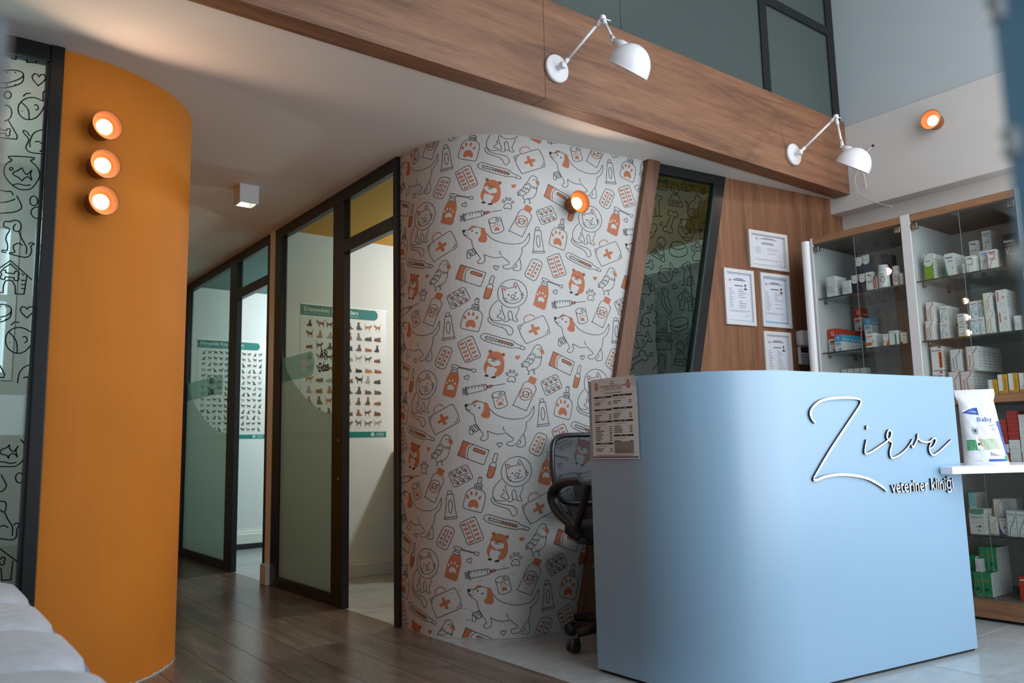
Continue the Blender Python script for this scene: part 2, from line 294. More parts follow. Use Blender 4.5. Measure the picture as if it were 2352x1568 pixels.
# print outlines in millimetres on their own surfaces; each row: ink, closed, smooth, then u v pairs
MOTIF = [
[1,1,1,488,1952,498,1963,509,1969,520,1967,527,1963,519,1961,505,1956,492,1950],
[0,0,1,457,1945,457,1949,464,1950,488,1948,504,1956,519,1961,534,1961,552,1953],
[1,1,1,551,1954,562,1956,570,1949,576,1926,580,1898,574,1884,561,1881,544,1885,535,1893,537,1901,547,1916,550,1933],
[3,1,1,456,1948,462,1950,469,1947,471,1942,467,1937,461,1937,457,1942],
[0,0,1,458,1940,463,1926,479,1912,494,1903,503,1893,506,1873,513,1853,529,1828,544,1805,544,1798,533,1789,531,1782,540,1775,553,1776,564,1784,568,1793,567,1806,564,1821],
[0,0,1,564,1821,584,1812,606,1805,630,1804,654,1809],
[0,0,1,654,1809,669,1796,687,1782,687,1774,678,1768,660,1765,656,1756,664,1749,682,1747,696,1752,710,1766,731,1791,744,1810,752,1826,755,1843,755,1858],
[0,0,1,755,1858,774,1871,787,1886,796,1904,798,1923,797,1937],
[0,0,1,797,1937,788,1922,775,1901,759,1886,739,1878,707,1874,679,1875,651,1880,624,1889,602,1901,587,1915,576,1929],
[0,0,1,639,1839,642,1827,649,1817],
[0,0,1,741,1801,746,1783,748,1761,745,1747,733,1741,715,1741,706,1746,709,1753,721,1758,726,1765,720,1773],
[0,0,1,462,1930,475,1923,487,1921],
[3,1,0,510,1943,509,1941,508,1940,506,1939,504,1940,503,1941,502,1943,503,1945,504,1947,506,1947,508,1946,510,1945],
[3,1,0,532,1931,532,1929,530,1927,528,1927,526,1927,525,1929,524,1931,525,1933,526,1934,528,1935,530,1934,532,1933],
[3,1,0,484,1937,484,1935,482,1936,481,1937,482,1938,484,1938],
[3,1,0,486,1930,486,1929,484,1929,484,1930,484,1931,486,1931],
[3,1,0,495,1930,494,1929,493,1929,492,1930,493,1931,494,1931],
[0,1,1,481,1834,478,1823,479,1810,486,1804,493,1806,497,1815,496,1823],
[0,0,1,481,1834,480,1842,491,1847,503,1850,510,1853],
[0,0,1,510,1853,518,1840,524,1828,518,1822,508,1817,496,1818],
[0,0,0,482,1838,496,1818],
[0,0,0,489,1844,508,1820],
[0,0,0,500,1850,520,1824],
[0,0,0,503,1850,507,1836],
[0,1,0,622,1758,619,1763,613,1763,609,1758,611,1752,617,1746,622,1741,627,1746,633,1752,635,1758,632,1763,626,1762],
[1,1,0,719,2177,716,2181,710,2181,706,2176,708,2170,714,2164,719,2160,724,2165,730,2172,733,2178,729,2182,723,2181],
[0,1,0,939,1653,934,1655,928,1653,926,1647,931,1642,940,1639,947,1637,950,1644,952,1652,951,1658,945,1661,940,1658],
[1,1,0,445,1776,484,1762,468,1751,458,1728,456,1694,417,1708],
[0,1,0,446,1776,572,1728,544,1660,417,1708],
[0,0,1,495,1757,475,1743,467,1722,466,1691],
[1,1,0,500,1742,555,1721,548,1708,496,1729],
[0,1,0,498,1739,500,1741,501,1741,503,1741,552,1722,554,1721,554,1719,554,1717,550,1711,549,1709,547,1709,545,1709,499,1727,497,1728,496,1730,496,1732],
[1,1,1,574,1657,584,1652,595,1650,600,1646,593,1620,583,1600,570,1599,560,1607,568,1635],
[0,1,1,574,1662,588,1671,589,1673,586,1682,594,1699,597,1711,606,1714,612,1706,608,1693,607,1680,601,1671,604,1657,596,1627,586,1603,577,1598,562,1601,559,1611,568,1641],
[0,0,0,589,1671,601,1671],
[0,1,0,777,1628,775,1612,768,1596,759,1582,746,1571,731,1562,715,1556,698,1554,682,1555,667,1560,653,1569,642,1580,633,1593,628,1608,627,1624,629,1639,634,1654,643,1668,655,1679,669,1688,685,1693,702,1696,718,1694,734,1690,749,1682,761,1671,770,1658,775,1643],
[0,0,1,676,1649,664,1657,648,1661,649,1650,652,1625,656,1599,664,1586,681,1578,702,1576,724,1581,742,1594,750,1609,749,1628,738,1644,729,1664,720,1678,713,1679,709,1669,705,1655],
[0,0,1,705,1655,691,1653,676,1649],
[1,1,1,654,1652,664,1649,669,1642,661,1637,657,1641],
[1,1,1,716,1669,721,1662,722,1652,713,1652,713,1663],
[3,1,0,684,1617,683,1616,682,1614,680,1614,678,1614,677,1616,676,1617,677,1619,678,1621,680,1621,682,1621,683,1619],
[3,1,0,721,1629,720,1627,719,1626,717,1625,715,1625,714,1627,714,1629,714,1630,715,1632,717,1632,719,1632,721,1631],
[0,1,0,713,1614,713,1610,710,1606,705,1603,699,1603,695,1604,692,1608,693,1612,696,1616,701,1618,706,1619,711,1617],
[0,0,1,706,1603,707,1596,699,1591,690,1594],
[0,0,1,707,1597,716,1594,726,1598,727,1605],
[0,0,0,740,1621,758,1629],
[0,0,0,745,1618,763,1618],
[0,0,0,746,1610,758,1604],
[0,0,0,653,1599,672,1601],
[0,0,0,657,1587,670,1592],
[0,0,0,666,1578,676,1587],
[0,0,1,628,1592,608,1575,593,1554,585,1532,586,1511,598,1495,616,1490,637,1490,646,1493,640,1501,623,1509,625,1515,637,1524,639,1534,634,1545],
[0,0,1,646,1566,647,1543,654,1521,662,1503,655,1495,656,1487,667,1485,677,1489,679,1501,676,1516,677,1530,684,1539,693,1533,697,1513,699,1495,680,1495],
[0,0,1,699,1495,706,1488,719,1486,724,1491,719,1500,714,1509,721,1526,730,1545,732,1558],
[0,0,1,586,1508,578,1502,578,1491,589,1477,609,1467,636,1459,655,1451,666,1439,673,1423,683,1418,695,1426,699,1438,693,1453,678,1464,657,1469,630,1474,610,1480,595,1489,590,1500],
[1,1,0,792,1472,806,1477,814,1460,837,1467,843,1454,822,1445,832,1427,814,1421,805,1438,783,1429,778,1441,798,1451],
[0,1,0,724,1464,860,1522,868,1518,891,1479,901,1438,895,1432,768,1378,762,1380,739,1418,725,1455],
[4,0,1,760,1483,755,1498,764,1512,784,1522,804,1520,815,1509],
[0,0,1,747,1467,735,1460,734,1455,737,1444],
[0,0,1,886,1454,890,1442,884,1437,872,1433],
[0,1,1,559,1428,576,1425,629,1408,695,1391,710,1379,725,1372,750,1363,759,1355,752,1348,734,1352,709,1358,691,1355,676,1358,613,1374,569,1389,549,1399,540,1411,545,1423],
[1,1,0,623,1394,691,1376,697,1371,691,1368,620,1388],
[0,1,1,567,1412,629,1394,691,1377,698,1371,691,1367,623,1387,569,1402,564,1407],
[0,0,0,573,1417,573,1410],
[0,0,0,588,1413,587,1406],
[0,0,0,603,1408,602,1401],
[0,0,0,618,1404,617,1397],
[0,0,0,632,1399,632,1392],
[0,0,0,647,1395,646,1388],
[0,0,0,662,1391,661,1384],
[0,0,0,677,1387,676,1380],
[0,0,0,692,1383,691,1376],
[0,0,0,569,1403,568,1396],
[0,0,0,584,1398,583,1392],
[0,0,0,599,1394,597,1387],
[0,0,0,614,1389,612,1383],
[0,0,0,629,1385,627,1378],
[0,0,0,643,1381,642,1374],
[0,0,0,658,1376,657,1370],
[0,0,0,673,1372,672,1366],
[0,0,0,688,1368,687,1362],
[0,0,0,735,1363,732,1353],
[1,1,1,569,1171,583,1176,593,1173,586,1165,571,1163],
[0,1,1,569,1171,583,1176,593,1173,586,1165,571,1163],
[0,0,0,593,1172,655,1182],
[0,0,0,563,1171,569,1172,569,1162,563,1161],
[0,1,1,467,1166,553,1179,563,1177,567,1167,563,1156,552,1152,472,1138],
[0,1,0,460,1169,460,1170,461,1171,462,1171,463,1171,465,1170,466,1169,466,1168,471,1134,471,1132,470,1131,468,1131,468,1130,466,1130,465,1131,464,1133],
[0,1,0,446,1160,446,1162,447,1163,448,1163,448,1163,450,1163,451,1162,452,1161,456,1138,456,1136,456,1135,454,1134,452,1133,451,1133,449,1134,449,1135],
[0,0,0,453,1157,461,1158],
[0,0,0,455,1142,463,1143],
[0,0,0,552,1178,556,1153],
[0,0,0,475,1166,478,1157],
[0,0,0,492,1168,495,1160],
[0,0,0,508,1171,511,1163],
[0,0,0,525,1174,528,1166],
[0,0,0,541,1176,544,1168],
[0,1,1,590,1128,598,1138,617,1144,637,1145,651,1141,648,1131,634,1123,613,1116,596,1117],
[0,0,1,589,1126,597,1100,603,1073,609,1065,627,1063,651,1071,663,1080,664,1087,659,1105,651,1134],
[0,1,0,638,1136,637,1133,634,1131,630,1130,626,1130,624,1133,625,1136,628,1138,632,1139,636,1138],
[1,1,1,619,1078,618,1086,623,1094,629,1096,635,1095,641,1089,643,1081,638,1077,634,1080,628,1079,624,1076],
[1,1,1,616,1101,617,1097,616,1095,613,1095,611,1098,610,1101,611,1104,614,1103],
[1,1,1,624,1110,624,1106,622,1104,620,1105,618,1109,618,1112,620,1114,622,1113],
[1,1,1,635,1110,634,1107,632,1105,630,1107,630,1111,631,1114,633,1116,635,1114],
[1,1,1,645,1102,644,1099,641,1098,640,1100,640,1104,642,1107,644,1108,646,1106],
[0,1,1,667,1195,669,1208,678,1217,688,1218,697,1216,705,1205,704,1192,696,1188,690,1193,681,1194,674,1189],
[0,1,1,670,1229,670,1224,667,1221,664,1222,661,1227,661,1233,663,1236,667,1234],
[0,1,1,685,1241,684,1235,680,1233,677,1235,676,1241,677,1246,680,1249,684,1246],
[0,1,1,703,1239,700,1234,696,1232,693,1235,694,1241,696,1246,700,1247,703,1244],
[0,1,1,715,1223,711,1219,707,1218,706,1222,707,1227,711,1231,715,1232,717,1228],
[1,1,1,780,2080,792,2080,817,2068,813,2058,803,2041,788,2045,769,2056,774,2068],
[0,0,1,768,2055,755,2052,743,2039,724,2004,692,1944,694,1940,753,1915,759,1918,783,1963,805,2003,812,2020,809,2031,802,2038],
[4,1,0,790,1996,788,1987,784,1980,778,1973,770,1968,761,1965,752,1964,743,1966,736,1969,730,1975,726,1983,725,1991,727,1999,731,2007,737,2014,744,2019,753,2022,762,2022,771,2021,779,2017,785,2011,788,2004],
[0,1,0,771,1994,770,1987,765,1982,759,1979,753,1978,747,1981,743,1985,742,1991,743,1998,747,2003,753,2006,760,2007,766,2004,770,2000],
[4,0,0,729,1981,787,2002],
[0,0,0,743,1999,736,2001],
[0,0,0,748,2003,746,2010],
[0,0,0,771,1994,777,1995],
[0,0,0,769,1988,775,1983],
[0,0,0,742,1989,736,1989],
[0,0,0,763,1980,765,1975],
[0,1,0,833,1967,834,1970,836,1971,838,1972,848,1973,851,1973,852,1972,853,1970,854,1961,853,1958,852,1957,849,1956,837,1955,835,1955,833,1956,833,1958],
[0,1,0,828,1953,862,1957,879,1851,816,1846],
[0,1,0,812,1840,812,1842,814,1844,816,1845,878,1851,881,1851,882,1850,883,1848,883,1846,882,1844,880,1842,878,1842,816,1836,814,1836,812,1837,812,1840],
[0,1,0,857,1901,857,1889,855,1879,852,1871,848,1868,844,1870,840,1876,837,1886,836,1897,836,1909,838,1919,841,1927,845,1930,849,1928,853,1922,856,1913],
[0,1,0,501,1568,503,1571,505,1573,509,1573,529,1570,533,1569,535,1567,535,1563,533,1548,531,1545,529,1543,525,1543,503,1548,500,1550,498,1552,498,1556],
[0,1,0,516,1594,517,1597,520,1598,523,1599,531,1598,534,1597,535,1595,535,1592,532,1577,530,1574,528,1572,525,1572,518,1573,515,1574,514,1576,514,1579],
[0,0,1,518,1602,526,1604,534,1601],
[3,1,0,529,1583,527,1581,525,1581,524,1583,525,1585,527,1585],
[0,0,0,507,1567,505,1552],
[0,0,0,513,1566,510,1551],
[0,0,0,519,1565,516,1549],
[0,0,0,525,1564,522,1548],
[0,0,0,531,1562,528,1546],
[0,0,1,497,1553,477,1548,459,1531,451,1507,440,1473,444,1461,455,1455,519,1439,528,1439,534,1449,544,1479,550,1512,545,1531,530,1544],
[1,1,1,466,1468,469,1485,481,1497,493,1498,505,1495,515,1480,515,1463,505,1458,497,1465,485,1466,476,1461],
[1,1,1,469,1514,470,1506,466,1502,461,1504,458,1511,457,1518,461,1522,465,1520],
[1,1,1,489,1528,487,1521,483,1518,479,1521,477,1528,479,1535,483,1538,487,1535],
[1,1,1,512,1524,508,1518,503,1516,500,1520,500,1527,504,1534,508,1536,512,1532],
[1,1,1,528,1503,523,1498,518,1497,516,1502,518,1509,523,1515,528,1515,530,1510],
[0,1,0,801,1792,810,1803,821,1807,834,1805,852,1800,863,1793,867,1784,864,1772,833,1709,825,1699,815,1695,803,1698,779,1709,770,1716,767,1726,771,1738],
[0,0,0,838,1789,794,1711],
[1,1,0,827,1786,826,1782,822,1779,817,1778,813,1781,812,1784,814,1789,817,1791,822,1792,826,1790],
[1,1,0,816,1767,814,1763,810,1760,806,1760,802,1762,801,1766,802,1770,806,1773,811,1773,814,1771],
[1,1,0,803,1748,801,1744,797,1741,793,1741,789,1743,788,1747,789,1751,793,1754,798,1754,801,1752],
[1,1,0,794,1729,792,1725,788,1722,784,1722,780,1724,779,1728,780,1732,784,1735,789,1735,792,1733],
[1,1,0,856,1775,854,1771,850,1768,845,1768,841,1770,840,1774,841,1778,845,1781,850,1781,854,1779],
[1,1,0,845,1756,843,1752,839,1749,834,1748,831,1750,829,1754,831,1758,835,1761,840,1762,843,1760],
[1,1,0,832,1736,831,1732,827,1729,822,1729,818,1731,817,1735,818,1739,822,1742,827,1742,831,1740],
[1,1,0,820,1718,818,1713,814,1711,810,1710,806,1713,805,1716,806,1721,810,1723,815,1724,819,1721],
[0,1,0,476,1413,484,1416,490,1417,495,1417,495,1417,500,1414,504,1409,507,1401,536,1327,538,1319,535,1313,529,1309,475,1290,467,1289,461,1292,457,1298,426,1376,425,1383,427,1390,434,1394],
[0,0,0,460,1396,499,1304],
[1,1,0,457,1385,456,1381,450,1376,442,1374,435,1374,431,1377,432,1381,437,1386,445,1388,453,1388],
[2,0,0,442,1388,446,1374],
[1,1,0,495,1400,494,1396,488,1392,481,1389,473,1389,470,1392,471,1396,476,1401,484,1403,491,1403],
[2,0,0,480,1403,484,1389],
[1,1,0,465,1366,464,1361,459,1357,451,1354,443,1354,439,1357,440,1362,446,1366,454,1369,461,1368],
[2,0,0,450,1369,454,1354],
[1,1,0,503,1381,502,1376,497,1372,489,1369,482,1369,478,1372,479,1377,484,1381,492,1384,499,1384],
[2,0,0,489,1384,492,1369],
[1,1,0,473,1346,472,1342,467,1337,459,1334,452,1335,448,1337,449,1342,454,1346,462,1349,469,1349],
[2,0,0,459,1349,462,1334],
[1,1,0,511,1361,510,1357,505,1353,497,1350,490,1350,486,1353,487,1357,492,1362,500,1364,507,1364],
[2,0,0,497,1364,500,1350],
[1,1,0,482,1327,481,1322,475,1318,467,1315,460,1315,456,1318,457,1322,463,1327,471,1329,478,1329],
[2,0,0,467,1329,471,1315],
[1,1,0,519,1342,518,1338,513,1333,505,1330,498,1330,494,1333,495,1338,501,1342,508,1345,515,1345],
[2,0,0,505,1345,508,1330],
[1,1,0,490,1307,489,1303,484,1298,476,1295,469,1296,465,1298,466,1303,471,1307,479,1310,486,1310],
[2,0,0,476,1310,479,1295],
[1,1,0,527,1323,526,1318,521,1314,513,1311,506,1311,503,1314,504,1318,509,1323,516,1325,523,1325],
[2,0,0,513,1325,517,1311],
[0,1,0,447,1659,456,1661,463,1658,468,1651,488,1613,490,1604,488,1597,481,1592,410,1560,401,1558,394,1561,389,1569,371,1609,369,1618,372,1625,379,1630],
[0,0,0,387,1593,469,1625],
[1,1,0,407,1609,403,1606,397,1607,393,1611,393,1616,397,1618,403,1617,407,1613],
[0,1,0,407,1609,403,1607,397,1607,390,1610,383,1615,379,1619,379,1623,382,1625,389,1625,396,1622,402,1617,406,1613],
[1,1,0,434,1621,430,1618,425,1619,421,1623,420,1628,424,1630,430,1629,434,1625],
[0,1,0,434,1621,430,1619,424,1619,417,1622,411,1626,407,1631,407,1635,410,1637,416,1637,423,1634,430,1630,433,1625],
[1,1,0,462,1632,458,1630,453,1631,449,1635,448,1639,452,1642,458,1641,462,1637],
[0,1,0,461,1632,458,1630,452,1631,445,1633,439,1638,435,1642,435,1646,438,1648,444,1648,451,1645,457,1641,461,1636],
[1,1,0,423,1572,419,1570,413,1571,409,1575,409,1580,413,1582,419,1581,423,1577],
[0,1,0,422,1573,419,1571,413,1571,406,1574,399,1578,395,1583,395,1587,399,1589,405,1588,412,1586,418,1581,422,1577],
[1,1,0,451,1584,447,1581,441,1582,437,1586,437,1591,441,1593,447,1592,451,1588],
[0,1,0,450,1584,447,1582,441,1582,434,1585,428,1589,424,1594,424,1598,427,1600,433,1599,440,1597,446,1593,450,1588],
[1,1,0,478,1595,474,1593,469,1594,465,1598,465,1602,468,1605,474,1604,478,1600],
[0,1,0,477,1596,474,1594,468,1594,461,1597,455,1601,452,1605,451,1609,455,1611,461,1611,467,1608,474,1604,477,1600],
[1,1,1,383,1246,403,1241,422,1241,427,1223,427,1200,418,1167,403,1123,375,1126,338,1140,339,1150,354,1197,365,1224],
[2,1,1,363,1165,365,1176,374,1184,384,1185,392,1182,400,1172,400,1161,392,1158,386,1162,377,1163,370,1160],
[2,1,1,366,1196,366,1191,363,1188,360,1189,357,1194,357,1199,359,1202,363,1200],
[2,1,1,381,1205,379,1200,376,1198,373,1201,372,1205,373,1210,376,1212,379,1210],
[2,1,1,397,1202,395,1198,391,1197,389,1200,389,1205,392,1209,395,1210,398,1207],
[2,1,1,410,1188,406,1184,402,1184,401,1187,402,1192,406,1195,410,1196,411,1192],
[0,1,0,392,1278,394,1281,397,1283,401,1282,426,1276,429,1274,431,1271,430,1268,430,1268,428,1265,425,1263,421,1263,396,1269,392,1270,391,1273,391,1276],
[0,1,0,387,1256,389,1258,392,1260,396,1259,418,1252,421,1251,423,1248,423,1245,423,1245,422,1242,419,1240,416,1241,391,1248,387,1249,386,1252,387,1255],
[0,0,0,399,1267,394,1259],
[0,0,0,423,1263,419,1252],
[0,0,0,432,1269,491,1254],
[0,0,0,431,1265,489,1250],
[0,1,1,491,1253,500,1256,515,1252,511,1241,500,1242],
[1,1,0,594,1339,593,1335,589,1332,584,1331,580,1332,576,1336,575,1340,576,1344,580,1347,585,1348,589,1347,593,1344],
[1,1,0,658,1323,657,1318,653,1315,648,1314,644,1315,640,1319,639,1323,640,1327,644,1331,649,1332,653,1331,657,1327],
[1,1,1,589,1335,609,1339,629,1334,643,1324,648,1303,652,1282,650,1255,641,1232,624,1220,602,1217,568,1226,557,1239,551,1257,556,1278,566,1295,574,1322],
[2,1,1,574,1302,587,1305,611,1296,626,1294,633,1284,630,1273,616,1269,601,1268,590,1273,577,1285,571,1294],
[2,1,1,569,1264,578,1268,587,1262,595,1265,607,1257,616,1254,614,1245,604,1232,602,1216,587,1215,572,1218,564,1239],
[1,0,1,581,1273,590,1264],
[1,0,1,601,1262,616,1262],
[3,1,0,576,1221,573,1218,568,1217,562,1217,557,1220,556,1223,558,1226,563,1227,569,1227,574,1224],
[3,1,0,611,1215,609,1211,603,1209,595,1209,589,1210,587,1213,589,1216,595,1218,602,1219,609,1217],
[3,1,0,593,1315,592,1313,589,1313,588,1315,589,1317,592,1317],
[3,1,0,621,1308,620,1306,618,1306,617,1308,618,1310,620,1310],
[0,1,0,609,1300,607,1298,603,1296,598,1297,594,1299,593,1302,595,1305,599,1306,604,1306,608,1303],
[0,0,1,600,1296,597,1292,592,1292,587,1296],
[0,0,1,599,1293,605,1289,613,1291],
[0,0,1,582,1344,592,1338,582,1332],
[0,0,1,640,1324,650,1324,647,1315],
[1,1,1,842,1350,849,1352,861,1348,863,1336,859,1327,854,1331,843,1336,839,1342],
[0,0,1,851,1350,851,1361,842,1371,828,1375,815,1370,804,1356,792,1336,776,1318,766,1302,750,1289,737,1278,742,1272,739,1263,753,1264,765,1261,768,1250,776,1241],
[0,0,1,849,1332,848,1312,843,1291,834,1271,818,1258,808,1254,789,1250,776,1241],
[3,1,0,832,1353,830,1351,827,1351,825,1353,827,1356,830,1356],
[3,1,0,845,1356,843,1353,840,1353,838,1356,840,1358,843,1358],
[0,0,0,781,1319,795,1329,805,1332,801,1318,813,1325,811,1311,822,1320,823,1308,834,1319,835,1306,844,1315,846,1306],
[0,0,0,767,1302,783,1307,781,1297,794,1307,792,1297,804,1299],
[0,0,0,809,1311,804,1297,794,1283,780,1273,765,1262],
[0,0,0,752,1287,766,1293,764,1283,777,1291,777,1279,785,1280],
[0,0,0,740,1272,750,1281],
[0,0,0,741,1264,756,1275],
[0,0,0,776,1241,773,1229,767,1227],
[0,0,0,773,1232,778,1227],
[0,0,0,793,1250,802,1242,809,1251],
[0,0,0,802,1242,804,1231,799,1229],
[0,0,0,804,1233,809,1229]]
